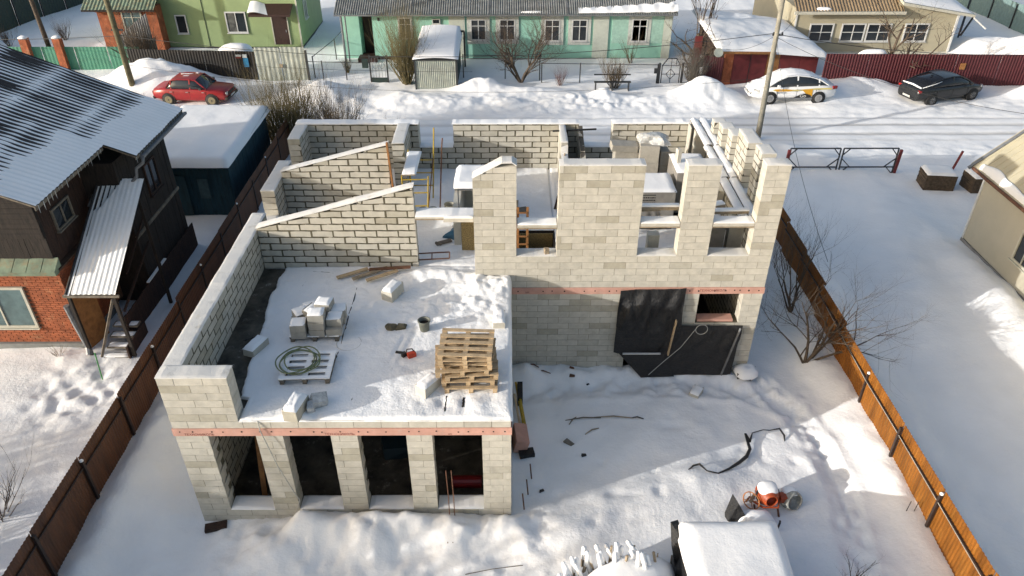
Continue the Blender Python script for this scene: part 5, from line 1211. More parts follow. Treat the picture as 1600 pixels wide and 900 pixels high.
dr = boxp('door', M_CHOC, gh_, -15.45, -14.5, 50.44, 50.48, .4, 2.2); boxp('door_frame', M_CREAMF, dr, -15.53, -15.46, 50.42, 50.48, .4, 2.28); boxp('door_frame', M_CREAMF, dr, -14.49, -14.42, 50.42, 50.48, .4, 2.28); boxp('handle', M_CHROME, dr, -14.65, -14.6, 50.40, 50.435, 1.2, 1.35)
s = MB(); s.add([(-16.6, 50.48, 3.0), (-13.95, 50.48, 3.0), (-13.95, 49.4, 2.55), (-16.6, 49.4, 2.55), (-16.6, 50.48, 2.9), (-13.95, 50.48, 2.9), (-13.95, 49.4, 2.42), (-16.6, 49.4, 2.42)], [(0, 1, 2, 3), (4, 7, 6, 5), (0, 4, 5, 1), (1, 5, 6, 2), (2, 6, 7, 3), (3, 7, 4, 0)])
cn = s.build('canopy', M_CHOC, gh_, world=True)
mb = MB(); mb.grid(10, 8, lambda u, v: (-16.65 + 1.3 * u * (1 - .3 * v), 49.38 + 1.05 * v, 2.55 + .45 * v + .22 * math.sin(PI * min(1, .2 + u * .8)) * (1 - .5 * u))); mb.build('snow', M_SNOW, cn, world=True, smooth=True)
# --- small brick house left of it
bh_ = thing('small_brick_house', 'small dark red brick house with a mossy green roof at the top left', 'house', (-24.3, 51, 0))
boxp('wall', M_BRICK, bh_, -26.3, -22.5, 49.6, 52, 0, 3.0); window(bh_, -24.1, 49.58, 1.35, 1.3, 1.45, '-y', .09, 1, .7, M_CREAMF, M_GLASSB)
boxp('cornice', M_BRICK, bh_, -26.35, -22.5, 49.5, 49.58, 2.7, 2.95); corr('roof', M_GRSHEET, bh_, (-27.0, 49.1, 2.95), (4.6, 0, 0), (0, 2.4, 1.3), 20, .02); boxp('eave_board', M_DKWOOD, bh_, -27, -22.4, 49.12, 49.2, 2.82, 2.92)
pn = thing('sheet_screen', 'grey corrugated screen leaning between the brick house and the green house', 'screen', (-22.8, 47.5, .5))
s = ribbed('panel', M_GREY, pn, (-24.0, 46.9), (-21.9, 46.9), .2, 1.9, .14, .02, z1b=3.3); s = ribbed('panel', M_GRWOOD, pn, (-22.8, 46.8), (-21.7, 46.8), .2, 1.3, .14, .02, z1b=1.9)

# --- beige house
bg_ = thing('beige_house', 'beige siding house with four white windows and a brown metal roof', 'house', (23.5, 52, 0))
siding(bg_, '-y', 18.3, 28.6, 49, .3, 2.95, .12, M_BEIGE, depth=.012); siding(bg_, '-x', 49, 58, 18.3, .3, 2.95, .12, M_BEIGE, depth=.012)
boxp('wall', M_BEIGE, bg_, 18.31, 28.6, 49.01, 58, 0, 2.95); boxp('base', M_CREAMF, bg_, 18.25, 28.62, 48.95, 49.0, 0, .3); boxp('corner_trim', M_WHITE, bg_, 28.53, 28.66, 48.93, 48.99, .3, 2.9); boxp('corner_trim', M_WHITE, bg_, 18.26, 18.36, 48.93, 48.98, .3, 2.9)
for xc in (20.05, 22.1, 23.75, 26.15): window(bg_, xc, 48.98, .95, 1.55, 1.15, '-y', .08, 1, .52, M_WHITE, M_GLASS)
ro = corr('roof', M_BRROOF, bg_, (18.0, 48.4, 2.98), (6.8, 0, 0), (.3, 2.6, .9), 34, .03, 1)
boxp('eave_trim', M_CREAMF, bg_, 17.9, 24.9, 48.32, 48.42, 2.8, 2.97); corr('upper_roof', M_GREY, bg_, (18.3, 50.9, 3.9), (6.5, 0, 0), (0, 4, 2), 20, .02)
s = MB(); s.add([(24.6, 48.35, 3.5), (29.3, 48.35, 2.75), (29.5, 52.5, 3.1), (24.8, 53.5, 4.4), (24.6, 48.35, 3.35), (29.3, 48.35, 2.6), (29.5, 52.5, 2.95), (24.8, 53.5, 4.2)], [(0, 1, 2, 3), (4, 7, 6, 5), (0, 4, 5, 1), (1, 5, 6, 2), (2, 6, 7, 3), (3, 7, 4, 0)]); g2 = s.build('side_roof', M_CREAMF, bg_, world=True)
mb = MB(); mb.grid(20, 14, lambda u, v: (24.7 + 4.5 * u + .2 * v, 48.5 + (5 - u) * v, 3.5 - .72 * u + v * (.9 - .55 * u) + .16 * min(1, 6 * min(u, 1 - u, v, 1 - v) + .1))); mb.build('snow', M_SNOW, g2, world=True, smooth=True)
s = MB(); s.add([(24.6, 48.99, 2.9), (28.5, 48.99, 2.9), (24.6, 48.99, 3.45)], [(0, 1, 2)]); s.build('gable', M_BEIGE, bg_, world=True)
mb = MB(); snowlump(mb, 19.8, 48.7, 3.0, .5, .2, .16, 5, 12, 4); mb.build('snow', M_SNOW, ro, world=True, smooth=True)
s = MB(); s.tube([(29.2, 48.3, 2.6), (30.0, 48.0, 2.0)], .05, 6); s.build('downspout', M_WHITE, bg_, world=True)

# --- red garage under deep snow
rg_ = thing('red_garage', 'dark red garage with an orange brick pillar and a sagging snowy roof', 'garage', (15.5, 45, 0))
def fy(x): return 43.05 + (x - 12.4) * .22
for a, b, m_, nm, lb in ((12.45, 13.0, M_BRICK, 'brick_pillar', 'orange brick pillar at the left of the garage'), (13.02, 15.1, M_DRED, 'door', 'large dark red garage door'), (15.12, 15.9, M_ORWOOD, 'timber_infill', None), (15.92, 17.2, M_DRED, 'door', 'small red door'), (17.22, 18.4, M_DRED, 'wall', None)):
    zt = 2.15 - (a - 12.4) * .10
    s = MB(); s.add([(a, fy(a), 0), (b, fy(b), 0), (b, fy(b), zt), (a, fy(a), zt), (a, fy(a) + .15, 0), (b, fy(b) + .15, 0), (b, fy(b) + .15, zt), (a, fy(a) + .15, zt)], [(0, 1, 2, 3), (4, 7, 6, 5), (0, 4, 5, 1), (1, 5, 6, 2), (2, 6, 7, 3), (3, 7, 4, 0)]); o = s.build(nm, m_, rg_, world=True)
    if lb: o['label'] = lb
s = MB(); s.bar((14.05, fy(14.05) - .01, 0), (14.05, fy(14.05) - .01, 1.9), .03); s.build('door_seam', M_DARK, rg_, world=True)
boxp('side_wall', M_DKWOODR, rg_, 12.5, 12.6, 43.25, 50, 0, 2.1)
s = MB(); s.bar((12.2, 42.85, 2.12), (15.4, 43.45, 1.9), .35, .12); s.build('eave_beam', M_ORWOOD, rg_, world=True)
boxp('body', M_DKWOODR, rg_, 12.65, 18.1, 44.7, 50, 0, 1.5)
s = MB()
def grf(u, v):
    x = 11.9 + 6.9 * u - .7 * u * v; y = 42.75 + 1.2 * u + v * (7.6 - 1.2 * u); z = 2.22 - .75 * u + .35 * v
    return (x, y, z)
s.grid(2, 2, grf); rr_ = s.build('roof', M_GREY, rg_, world=True)
mb = MB(); mb.grid(50, 40, lambda u, v: (grf(u, v)[0], grf(u, v)[1] - .05 * (v < .02), grf(u, v)[2] + (.10 + .22 * math.sqrt(max(0, 1 - (1 - min(1, 9 * min(u, 1 - u, v, 1 - v))) ** 2))) * (1 + .3 * float(fbm(np.array([u * 6.]), np.array([v * 6.]), 1.2, 3)[0])) - .1 * (min(u, 1 - u, v, 1 - v) <= 0)))
mb.build('snow', M_SNOW, rr_, world=True, smooth=True)
s = MB(); s.lathe([(.02, 0), (.26, 0), (.26, .06), (.02, .06)], 16, Matrix.Translation((11.9, 42.6, 2.15)) @ Matrix.Rotation(R(60), 4, 'X')); tag(s.build('round_plate', M_GATEG), 'round pale dish hung under the garage roof corner', 'dish')
fs_ = thing('maroon_side_fence', 'narrow dark maroon fence between the gnarled tree and the red garage', 'fence', (11.9, 43, 0))
ribbed('panel', M_MAROON, fs_, (11.35, 43.4), (12.4, 43.0), 0, 1.75); boxp('board_panel', M_DRED, fs_, 10.9, 11.35, 44.3, 44.35, 0, 2.6, label='plain dark red panel')
# --- small corrugated shed by the street
ss = thing('street_shed', 'small corrugated metal shed with a rounded snowy roof by the street', 'shed', (-4.1, 44.5, 0))
corr('front_sheet', M_GATEG, ss, (-5.3, 42.3, 0), (2.35, 0, 0), (0, 0, 1.85), 22, .02); boxp('body', M_DKGRN, ss, -5.28, -2.98, 42.36, 46.8, 0, 1.83)
boxp('corner_post', M_DARK, ss, -5.36, -5.28, 42.24, 42.32, 0, 1.9); boxp('corner_post', M_DARK, ss, -2.98, -2.90, 42.24, 42.32, 0, 1.9); boxp('roof', M_DARK, ss, -5.4, -2.85, 42.15, 46.9, 1.86, 1.92)
mb = MB(); mb.grid(16, 24, lambda u, v: (-5.42 + 2.6 * u, 42.12 + 4.8 * v, 1.9 + (.10 + .5 * math.sin(PI * min(1, v * .55 + .0)) * 1.0) * (1 if 0 < u < 1 and 0 < v else .3) + .10 * math.sin(PI * u)))
mb.build('snow', M_SNOW, ss, world=True, smooth=True)
s = MB(); s.bar((-2.7, 46.5, 0), (-2.7, 46.5, 2.3), .1); s.bar((-2.7, 46.5, 2.3), (-3.2, 46.6, 2.3), .1); tag(s.build('black_post', M_DARK), 'black bent post behind the small corrugated shed', 'post')

# --- street fences and gates
f = thing('green_fence', 'bright green sheet fence between brick posts at the left', 'fence', (-26, 46, 0))
for k in range(4): ribbed('panel', M_GRNPNT, f, (-30.4 + k * 2.0, 46), (-28.44 + k * 2.0, 46 - .0), 0, 1.55, .2, .01)
for x, lb in ((-29.2, 'left brick post with a snow cap'), (-27.2, 'right brick post')):
    p = boxp('brick_post', M_BRICK, f, x - .22, x + .22, 45.7, 46.1, 0, 2.1, label=lb); s = MB(); snowlump(s, x, 45.9, 2.1, .24, .22, .14, 2, 12, 4); s.build('snow_cap', M_SNOW, p, world=True, smooth=True)
f = thing('dark_green_fence', 'tall dark green sheet fence crossing the top left corner', 'fence', (-36, 55, 0))
for k in range(10):
    a = Vector((-37.8 + k * .55, 46.5 + k * 2.4)); b = Vector((-37.8 + k * .55 + .54, 46.5 + k * 2.4 + 2.36)); ribbed('panel', M_DKGRN, f, (a.x, a.y), (b.x, b.y), 0, 2.6, .25, .02); boxp('post', M_DARK, f, a.x + .02, a.x + .12, a.y - .06, a.y, 0, 2.5)
boxp('snowy_roof', M_SNOW, thing('hut_roof', 'snow covered roof beyond the tall dark green fence', 'roof', (-42, 54, 2)), -47, -38.6, 46, 62, 2.4, 2.9, bevel=.15)
f = thing('black_fence', 'black ribbed metal fence behind the red car', 'fence', (-18.7, 44.4, 0))
xs = [-22.6 + k * 1.54 for k in range(6)]
for a, b in zip(xs, xs[1:]): ribbed('panel', M_BLKSH, f, (a, 44.7 - (a + 22.6) * .07), (b - .01, 44.7 - (b + 22.6) * .07), 0, 1.8, .16, .02)
mb = MB(); snowlump(mb, -16.2, 44.9, 1.3, 1.0, .5, .75, 4); mb.build('snow_drift', M_SNOW, f, world=True, smooth=True)
s = boxp('sign_plate', M_BLUES, f, -15.62, -15.32, 44.10, 44.13, .9, 1.42, label='blue plate'); boxp('sign_plate', mat('pale_plate', (.55, .6, .62), .5), f, -15.62, -15.36, 44.10, 44.13, 1.44, 1.64, label='small white and blue plate'); boxp('sign_plate', mat('pale_plate', (.55, .6, .62), .5), f, -16.02, -15.70, 44.13, 44.16, 1.5, 1.62, label='white upper strip plate'); boxp('sign_plate', M_DRED, f, -16.02, -15.70, 44.13, 44.16, 1.40, 1.49, label='red lower strip plate')
f = thing('sheet_gate', 'weathered grey corrugated double gate right of the black fence', 'gate', (-13.3, 44.1, 0))
for k, (a, b) in enumerate(((-14.85, -13.42), (-13.38, -11.95))): ribbed('leaf', M_GATEG, f, (a, 44.1), (b, 44.05), .05, 2.05 + .03 * k, .24, .02)
boxp('post', M_DARK, f, -11.92, -11.80, 43.95, 44.07, 0, 1.9); boxp('latch', M_PINEG, f, -13.5, -13.3, 44.0, 44.04, .9, 1.1)
def wire_fence(label, pts, z, mid=None, posts=None):
    f = thing('wire_fence', label, 'fence', (pts[0][0], pts[0][1], 0))
    for (a, b) in zip(pts, pts[1:]):
        s = MB(); s.tube([(a[0], a[1], z), (b[0], b[1], z)], .022, 5); s.build('top_rail', M_DARK, f, world=True)
        if mid: s = MB(); s.tube([(a[0], a[1], mid), (b[0], b[1], mid)], .018, 5); s.build('bottom_rail', M_DARK, f, world=True)
    for p in (posts or pts): s = MB(); s.tube([(p[0], p[1], 0), (p[0], p[1], z + .05)], .035, 6); s.build('post', M_DARK, f, world=True)
    return f
wire_fence('thin wire fence between the grey gate and the mesh gate', [(-11.8, 44.0), (-8.1, 43.7)], 1.25, None, [(-11.0, 44), (-9.6, 43.9)])
wire_fence('wire fence running back between the green and turquoise houses', [(-11.6, 44.4), (-11.0, 48), (-10.7, 53)], 1.4, None)
wire_fence('plain rail fence right of the small corrugated shed', [(-2.7, 44.4), (-.2, 44.3), (1.85, 44.1)], 1.5)
wire_fence('framed wire fence behind the bench', [(1.95, 43.6), (4.2, 43.5), (6.5, 43.4), (8.7, 43.3)], 1.25, .12)
wire_fence('short rail fence between the iron gate and the red garage', [(10.15, 43.3), (12.3, 43.2)], 1.15, .2)
f = thing('mesh_gate', 'narrow scrollwork gate with a dark green lower panel', 'gate', (-7.6, 43.6, 0))
for x in (-8.1, -7.1): boxp('post', M_DARK, f, x - .04, x + .04, 43.56, 43.64, 0, 1.75)
boxp('lower_panel', M_DKGRN, f, -8.05, -7.15, 43.58, 43.62, .1, .42); boxp('top_bar', M_DARK, f, -8.05, -7.15, 43.58, 43.61, 1.6, 1.64)
for k in range(5): x = -7.97 + k * .185; boxp('rod', M_GREY, f, x - .01, x + .01, 43.59, 43.61, .42, 1.6)
for k in range(2): s = MB(); s.tube([(-7.8 + .4 * k + .13 * math.cos(a * PI / 8), 43.6, 1.15 + .2 * math.sin(a * PI / 8)) for a in range(16)], .012, 4, closed=True); s.build('scroll', M_GREY, f, world=True)
boxp('lamp_box', M_DKGRN, thing('mail_box', 'dark green mail boxes left of the scrollwork gate', 'mail box', (-8.4, 43.6, 1.1)), -8.55, -8.2, 43.55, 43.7, 1.0, 1.5)
f = thing('iron_gate', 'black iron gate with a peaked frame and a star in the middle', 'gate', (9.4, 43.3, 0))
fr = MB(); pts = [(8.95, .15), (8.95, 1.2), (9.25, 1.62), (9.75, 1.62), (10.0, 1.2), (10.0, .15)]
for (a, b) in zip(pts, pts[1:] + pts[:1]): fr.bar((a[0], 43.3, a[1]), (b[0], 43.3, b[1]), .05)
fr.build('frame', M_DARK, f, world=True)
for (a, b) in (((8.95, 1.2), (10, 1.2)), ((9.47, .15), (9.47, 1.6)), ((9.47, 1.0), (9.2, .7)), ((9.2, .7), (9.47, .4)), ((9.47, .4), (9.75, .7)), ((9.75, .7), (9.47, 1.0)), ((8.95, .7), (10, .7)), ((9.75, 1.62), (9.75, 1.2))):
    s = MB(); s.bar((a[0], 43.3, a[1]), (b[0], 43.3, b[1]), .03); s.build('bar', M_DARK, f, world=True)
for x in (8.8, 10.15): boxp('post', M_DARK, f, x - .06, x + .06, 43.24, 43.36, 0, 1.35)
boxp('letter_box', M_DARK, f, 8.5, 8.72, 43.25, 43.32, .75, 1.05)
f = thing('bench', 'low dark bench half buried in front of the wire fence', 'bench', (5.9, 42.2, 0))
boxp('seat', M_DARK, f, 4.9, 7.0, 42.0, 42.25, .62, .66); boxp('backrest', M_DARK, f, 4.9, 7.0, 42.35, 42.38, .95, 1.02)
for x in (5.0, 5.95, 6.9): boxp('leg', M_DARK, f, x - .025, x + .025, 42.05, 42.36, 0, .62)
f = thing('maroon_fence', 'long maroon ribbed metal fence behind the dark car', 'fence', (25, 42.4, 0))
xs = [18.2 + k * 2.5 for k in range(7)]
for a, b in zip(xs, xs[1:]): ribbed('panel', M_MAROON, f, (a, 42.9 - (a - 18) * .02), (b - .01, 42.9 - (b - 18) * .02), 0, 2.0, .16, .025)
boxp('rust_plate', M_ORWOOD, f, 25.95, 26.25, 42.66, 42.7, 1.15, 1.5); mb = MB(); snowlump(mb, 21.0, 43.2, 1.85, .8, .25, .3, 3); mb.build('snow_drift', M_SNOW, f, world=True, smooth=True)
f = thing('teal_grey_fence', 'grey green sheet fence with posts at the far top right', 'fence', (36, 56, 0))
for k in range(9):
    a = (36.6 - k * .25, 50 + k * 2.5); b = (36.6 - (k + 1) * .25, 50 + (k + 1) * 2.5 - .02); ribbed('panel', M_TEALF, f, b, a, 0, 1.9, .25, .015); boxp('post', M_DARK, f, a[0] - .1, a[0] - .02, a[1] - .05, a[1] + .03, 0, 1.85)
s = MB(); s.bar((29.6, 50, 0), (32, 54, 3.4), .12); s.bar((32, 54, 0), (32, 54, 3.4), .1); s.bar((30.6, 51.8, 0), (31.8, 52.6, 1.7), .1); tag(s.build('swing_stand', M_DARK), 'dark leaning steel stand in the snow right of the beige house', 'steel stand')

# --- yard gate frame and paver stacks
f = thing('gate_frame', 'open black metal double gate frame standing in snow between red posts', 'gate', (14.9, 31, .1))
for x0, x1 in ((12.55, 14.78), (14.92, 17.36)):
    lf = thing('leaf', None, None, (0, 0, 0)); lf.parent = f; lf.location = (0, 0, 0)
    fr = MB()
    for a, b in (((x0, .15), (x0, 1.38)), ((x1, .15), (x1, 1.38)), ((x0, 1.38), (x1, 1.38)), ((x0, .48), (x1, .48))): fr.bar((a[0], 31, a[1]), (b[0], 31, b[1]), .05)
    fr.build('frame', M_DARK, lf, world=True)
    for a, b in (((x0, 1.05), (x0 + .3, 1.38)), ((x1 - .3, 1.38), (x1, 1.05)), ((x0, .9), (x0 + .45, .48)), ((x1, .9), (x1 - .45, .48)), ((x0, .15), (x0 + .35, .48)), ((x1, .15), (x1 - .35, .48))):
        s = MB(); s.bar((a[0], 31, a[1]), (b[0], 31, b[1]), .04); s.build('brace', M_DARK, lf, world=True)
for x in (12.47, 17.47): s = MB(); s.bar((x, 31.02, 0), (x + .04, 31.02, 1.3), .11); s.build('post', M_DRED, f, world=True)
s = MB(); s.bar((20.3, 31.4, 0), (20.45, 31.3, 1.1), .10); tag(s.build('red_post', M_DRED), 'lone red post leaning in the snow behind the paver stacks', 'post')
for k, (cx, cy, lx, ly, a) in enumerate(((18.72, 29.75, 1.25, .95, -.12), (20.5, 29.45, 1.2, .95, .03))):
    t = thing('paver_stack', ('left', 'right')[k] + ' of two brown stacks of pavers capped with snow', 'paver stack', (cx, cy, gh(cx, cy) - .1), a)
    for j in range(11): s = MB(); s.box(-lx / 2 + rng.uniform(-.012, .012), lx / 2, -ly / 2 + rng.uniform(-.012, .012), ly / 2, j * .072, j * .072 + .062); s.build('paver_layer', mat('brown_pavers', (.12, .085, .055), .9, var=.35, vs=9), t)
    slab_snow(t, -lx / 2, lx / 2, -ly / 2, ly / 2, .79, .12, 3 + k, world=False, over=.02)

# --- poles and wires
def pole(label, x, y, h, r0, r1, m, lean=(0, 0), extra=None):
    z = gh(x, y) - .1; t = thing('utility_pole', label, 'utility pole', (x, y, z)); s = MB(); s.tube([(0, 0, 0), (lean[0], lean[1], h)], [r0, r1], 8); s.build('post', m, t, smooth=True)
    if extra: extra(t)
    return t
def ex1(t):
    s = MB(); s.bar((-.25, 0, 5.2), (.25, 0, 5.2), .06); s.build('crossarm', M_DARK, t)
    for x in (-.2, .2): s = MB(); s.lathe([(.03, 0), (.05, .05), (.03, .1)], 8, Matrix.Translation((x, 0, 5.23))); s.build('insulator', M_DARK, t, smooth=True)
    s = MB(); s.tube([(-.15, -.05, 7.0), (-.1, -.4, 7.6), (0, -1.2, 8.0)], .03, 6); s.build('lamp_arm', M_GREY, t)
pole('pale concrete utility pole beside the road in front of the white and yellow car', 12.4, 35.05, 8.2, .15, .10, M_POLE, (-.1, .0), ex1)
def ex2(t):
    s = MB(); s.bar((-.3, 0, 3.1), (.35, 0, 3.1), .08); s.build('crossarm', M_DARK, t); s = MB(); s.tube([(0, 0, 2.0), (-.02, -.12, 2.0)], .03, 5); s.build('bracket', M_DARK, t)
pole('mossy wooden utility pole standing left of the red car', -21.4, 41.9, 8, .17, .13, M_WPOLE, (-.15, 0), ex2)
pole('dark wooden utility pole by the green fence at the top left', -28.2, 46.6, 8, .15, .11, M_BARK, (-.3, 0), lambda t: None)
def wire(label, pts, r=.016, m=None):
    s = MB(); s.tube(pts, r, 5); return tag(s.build('overhead_wire', m or M_WIRE, recalc=False), label, 'wire')
def sag(a, b, d, n=14): return [tuple(Vector(a).lerp(Vector(b), i / n) - Vector((0, 0, d * 4 * (i / n) * (1 - i / n)))) for i in range(n + 1)]
wire('black wire spanning from the left wooden pole to the concrete pole', sag((-21.45, 42, 3.35), (12.3, 35.05, 5.3), 1.15))
wire('black wire from the left edge to the mossy wooden pole', sag((-34, 45, 2.3), (-21.45, 42, 3.3), .1))
wire('black wire from the concrete pole to the right edge', sag((12.35, 35.05, 5.25), (34, 42, 2.5), .6))
wire('thin wire from the concrete pole down to the cream siding house', sag((12.4, 35.05, 5.1), (19.5, 25.3, 5.0), .55), .010)
wire('thin wire dropping from the concrete pole across the snowy parcel', sag((12.35, 35.0, 5.1), (9.05, 18, 3.6), .6), .008)
wire('upper thin wire over the snow bank', sag((-21.4, 42, 2.1), (-2.0, 41, 1.6), .2), .009)
wire('lower thin wire over the snow bank', sag((-21.4, 42, 1.7), (12.3, 35.1, 3.2), 1.1), .009)
wire('thin wire from the concrete pole to the red garage', sag((12.35, 35.1, 5.2), (12.4, 43.2, 2.2), .3), .009)
wire('service wire from the concrete pole to the beige house', sag((12.35, 35.1, 5.2), (18.4, 48.9, 2.9), .3), .009)
s = MB(); s.bar((1.5, 24.2, 5.0), (3.0, 24.25, 5.05), .05); tag(s.build('rebar_bar', M_WIRE), 'dark bar lying across the top of the stained partition', 'bar')
# ------------------------------------------------------------ parked cars
def make_car(name, label, loc, rz, paint, L, W, top, belt, roofp, wheels, extra, glassm=None):
    """belt = [(x, top z, half width)], roofp = [(x, roof z, half width)] front at +x"""
    t = thing(name, label, 'car', loc, rz, 'cars parked along the road')
    mb = MB(); n = None; rows = []
    for (x, zt, hw) in belt:
        zb = .22 if abs(x) < L * .44 else .30
        half = [(0, zb), (hw * .80, zb), (hw * .95, zb + .08), (hw, zb + .25), (hw, (zb + zt) * .58), (hw * .975, zt - .12), (hw * .92, zt - .03), (hw * .80, zt), (0, zt + .025)]
        rows.append([(x, y, z) for y, z in half] + [(x, -y, z) for y, z in half[-2:0:-1]])
    n = len(rows[0]); vs = [p for r in rows for p in r]; fs = [(i * n + j, i * n + (j + 1) % n, (i + 1) * n + (j + 1) % n, (i + 1) * n + j) for i in range(len(rows) - 1) for j in range(n)]
    fs += [tuple(range(n))[::-1], tuple((len(rows) - 1) * n + j for j in range(n))]
    mb.add(vs, fs); body = mb.build('body', paint, t, smooth=True)
    for p in body.data.polygons:
        if len(p.vertices) > 4: p.use_smooth = False
    mb = MB(); rows = []
    for (x, zr, hr, zb, hb) in roofp:
        half = [(0, zb), (hb, zb), (hb * .985, zb + (zr - zb) * .35), (hr + (hb - hr) * .15, zb + (zr - zb) * .85), (hr * .93, zr), (0, zr + .02)]
        rows.append([(x, y, z) for y, z in half] + [(x, -y, z) for y, z in half[-2:0:-1]])
    n = len(rows[0]); vs = [p for r in rows for p in r]; fs = [(i * n + j, i * n + (j + 1) % n, (i + 1) * n + (j + 1) % n, (i + 1) * n + j) for i in range(len(rows) - 1) for j in range(n)]
    fs += [tuple(range(n))[::-1], tuple((len(rows) - 1) * n + j for j in range(n))]
    mb.add(vs, fs); gl = mb.build('glasshouse', glassm or M_GLASS, t, smooth=True)
    # painted roof skin and pillars
    rr = [r for r in roofp if r[1] > max(q[1] for q in roofp) - .14]
    mb = MB()
    mb.grid(len(rr) - 1, 6, lambda u, v: (lambda r: (r[0], (v * 2 - 1) * (r[2] * .97 + .012), r[1] + .03 - .03 * abs(v * 2 - 1) ** 3))(rr[int(round(u * (len(rr) - 1)))]))
    rf = mb.build('roof', paint, t, smooth=True)
    for sd in (1, -1):
        def P(i, f): r = roofp[i]; return Vector((r[0], sd * ((r[4] * .99) * (1 - f) + (r[2] + .02) * f), r[3] + (r[1] - r[3]) * f))
        for a, b in extra['pillars']:
            s = MB(); s.bar(P(*a), P(*b), .07, .05); s.build('pillar', paint, t)
        s = MB(); s.tube([P(i, .96) + Vector((0, sd * .0, 0)) for i in range(extra['rail'][0], extra['rail'][1] + 1)], .028, 5); s.build('roof_rail', paint, t)
        x = extra['mirror']; s = MB(); s.rbox(x, sd * (W / 2 + .07), belt[len(belt) // 2][1] + .06, .14, .18, .11); s.build('mirror', extra.get('mirrorm', paint), t, bevel=.02)
        for x in wheels:
            T_ = Matrix.Translation((x, sd * (W / 2 - .09), .31)) @ Matrix.Rotation(-sd * PI / 2, 4, 'X')
            s = MB(); s.lathe([(.37, -.08), (.375, .095), (.30, .100), (.02, .098)], 24, T_); s.build('wheel_arch', M_RUB, t)
            s = MB(); s.lathe([(.2, -.10), (.30, -.10), (.315, -.07), (.315, .09), (.30, .115), (.19, .115)], 24, T_); ty = s.build('tyre', M_RUB, t, smooth=True)
            s = MB(); s.lathe([(.01, .10), (.12, .105), (.2, .112), (.205, .118), (.185, .122), (.01, .118)], 20, T_); rm = s.build('rim', extra['rim'], ty)
            for k in range(extra.get('spokes', 0)):
                a = 2 * PI * k / extra['spokes']; s = MB(); s.bar(T_ @ Vector((.05 * math.cos(a), .05 * math.sin(a), .126)), T_ @ Vector((.19 * math.cos(a), .19 * math.sin(a), .126)), .03, .012); s.build('spoke', M_RUB if extra.get('darkspoke') else M_CHROME, rm)
            s = MB(); s.lathe([(.01, .12), (.045, .13), (.01, .14)], 10, T_); s.build('hub_cap', extra.get('hub', M_DARK), rm)
        hl = extra['headl']; s = MB(); s.rbox(hl[0], sd * hl[1], hl[2], hl[3], hl[4], hl[5], -sd * hl[6]); s.build('headlight', M_LAMP, t, bevel=.02)
        tl = extra['taill']; s = MB(); s.rbox(tl[0], sd * tl[1], tl[2], tl[3], tl[4], tl[5], sd * tl[6]); s.build('tail_light', M_TAIL, t, bevel=.015)
        for x in extra['doors']:
            s = MB(); s.box(x - .006, x + .006, sd * (W / 2) - .01 if sd > 0 else -W / 2 - .003, W / 2 + .003 if sd > 0 else -W / 2 + .01, .42, extra['belth'] - .12); s.build('door_seam', M_RUB, t)
            s = MB(); s.rbox(x + .14 * (-1), sd * (W / 2 + .005), extra['belth'] - .17, .14, .03, .03); s.build('door_handle', extra.get('handlem', M_DARK), t)
    for x, sg in ((L / 2, 1), (-L / 2, -1)):
        s = MB(); s.rbox(x - sg * (.03 if extra['bumper'] else .05), 0, .40, .13, W * (.94 if extra['bumper'] else .58), .16 if extra['bumper'] else .10); s.build('bumper', M_RUB if extra['bumper'] else paint, t, bevel=.03)
        s = MB(); s.box(min(x + sg * .03, x + sg * .045), max(x + sg * .03, x + sg * .045), -.26, .26, .40, .50); s.build('number_plate', M_LAMP, t)
    if extra.get('grille'): s = MB(); s.rbox(L / 2 - .02, 0, .62, .06, W * .62, .14); s.build('grille', M_RUB, t, bevel=.01)
    return t
# red boxy saloon, nose to the right
L, W = 4.15, 1.64; H_ = W / 2
belt = [(-2.07, .74, .74), (-2.0, .86, .79), (-1.3, .92, .81), (-.9, .93, H_), (.6, .92, H_), (1.0, .90, .81), (1.9, .82, .78), (2.05, .74, .74)]
rp = [(-1.32, .95, .66, .90, .74), (-.98, 1.33, .60, .90, .76), (-.6, 1.40, .60, .9, .77), (.1, 1.41, .60, .9, .77), (.42, 1.36, .60, .9, .77), (.98, .94, .68, .88, .74)]
ex = dict(pillars=[((0, .3), (1, 1)), ((1, 0), (1, 1)), ((2, 0), (2, .0)), ((3, 0), (3, 1)), ((5, .3), (4, 1))], rail=(1, 4), mirror=.75, rim=mat('khaki_rim', (.22, .19, .11), .6), headl=(2.04, .58, .66, .06, .26, .16, 0), taill=(-2.06, .62, .68, .05, .26, .16, 0), doors=[-.85, .05, .95], belth=.92, bumper=True, grille=True, handlem=M_CHROME, mirrorm=M_DARK)
c1 = make_car('parked_car', 'faded red boxy saloon car parked on the snow by the black fence', (-17.5, 40.95, gh(-17.5, 40.9) - .06), -.07, M_REDCAR, L, W, 0, belt, rp, (-1.22, 1.22), ex)
for (x, y, a, l) in ((-.3, .25, .1, .7), (.15, .45, 0, .2), (-.25, -.1, .2, .4)): s = MB(); snowlump(s, x, y, 1.41, l / 2, .06, .035, 3, 12, 3, .3); s.build('snow_patch', M_SNOW, c1, smooth=True)
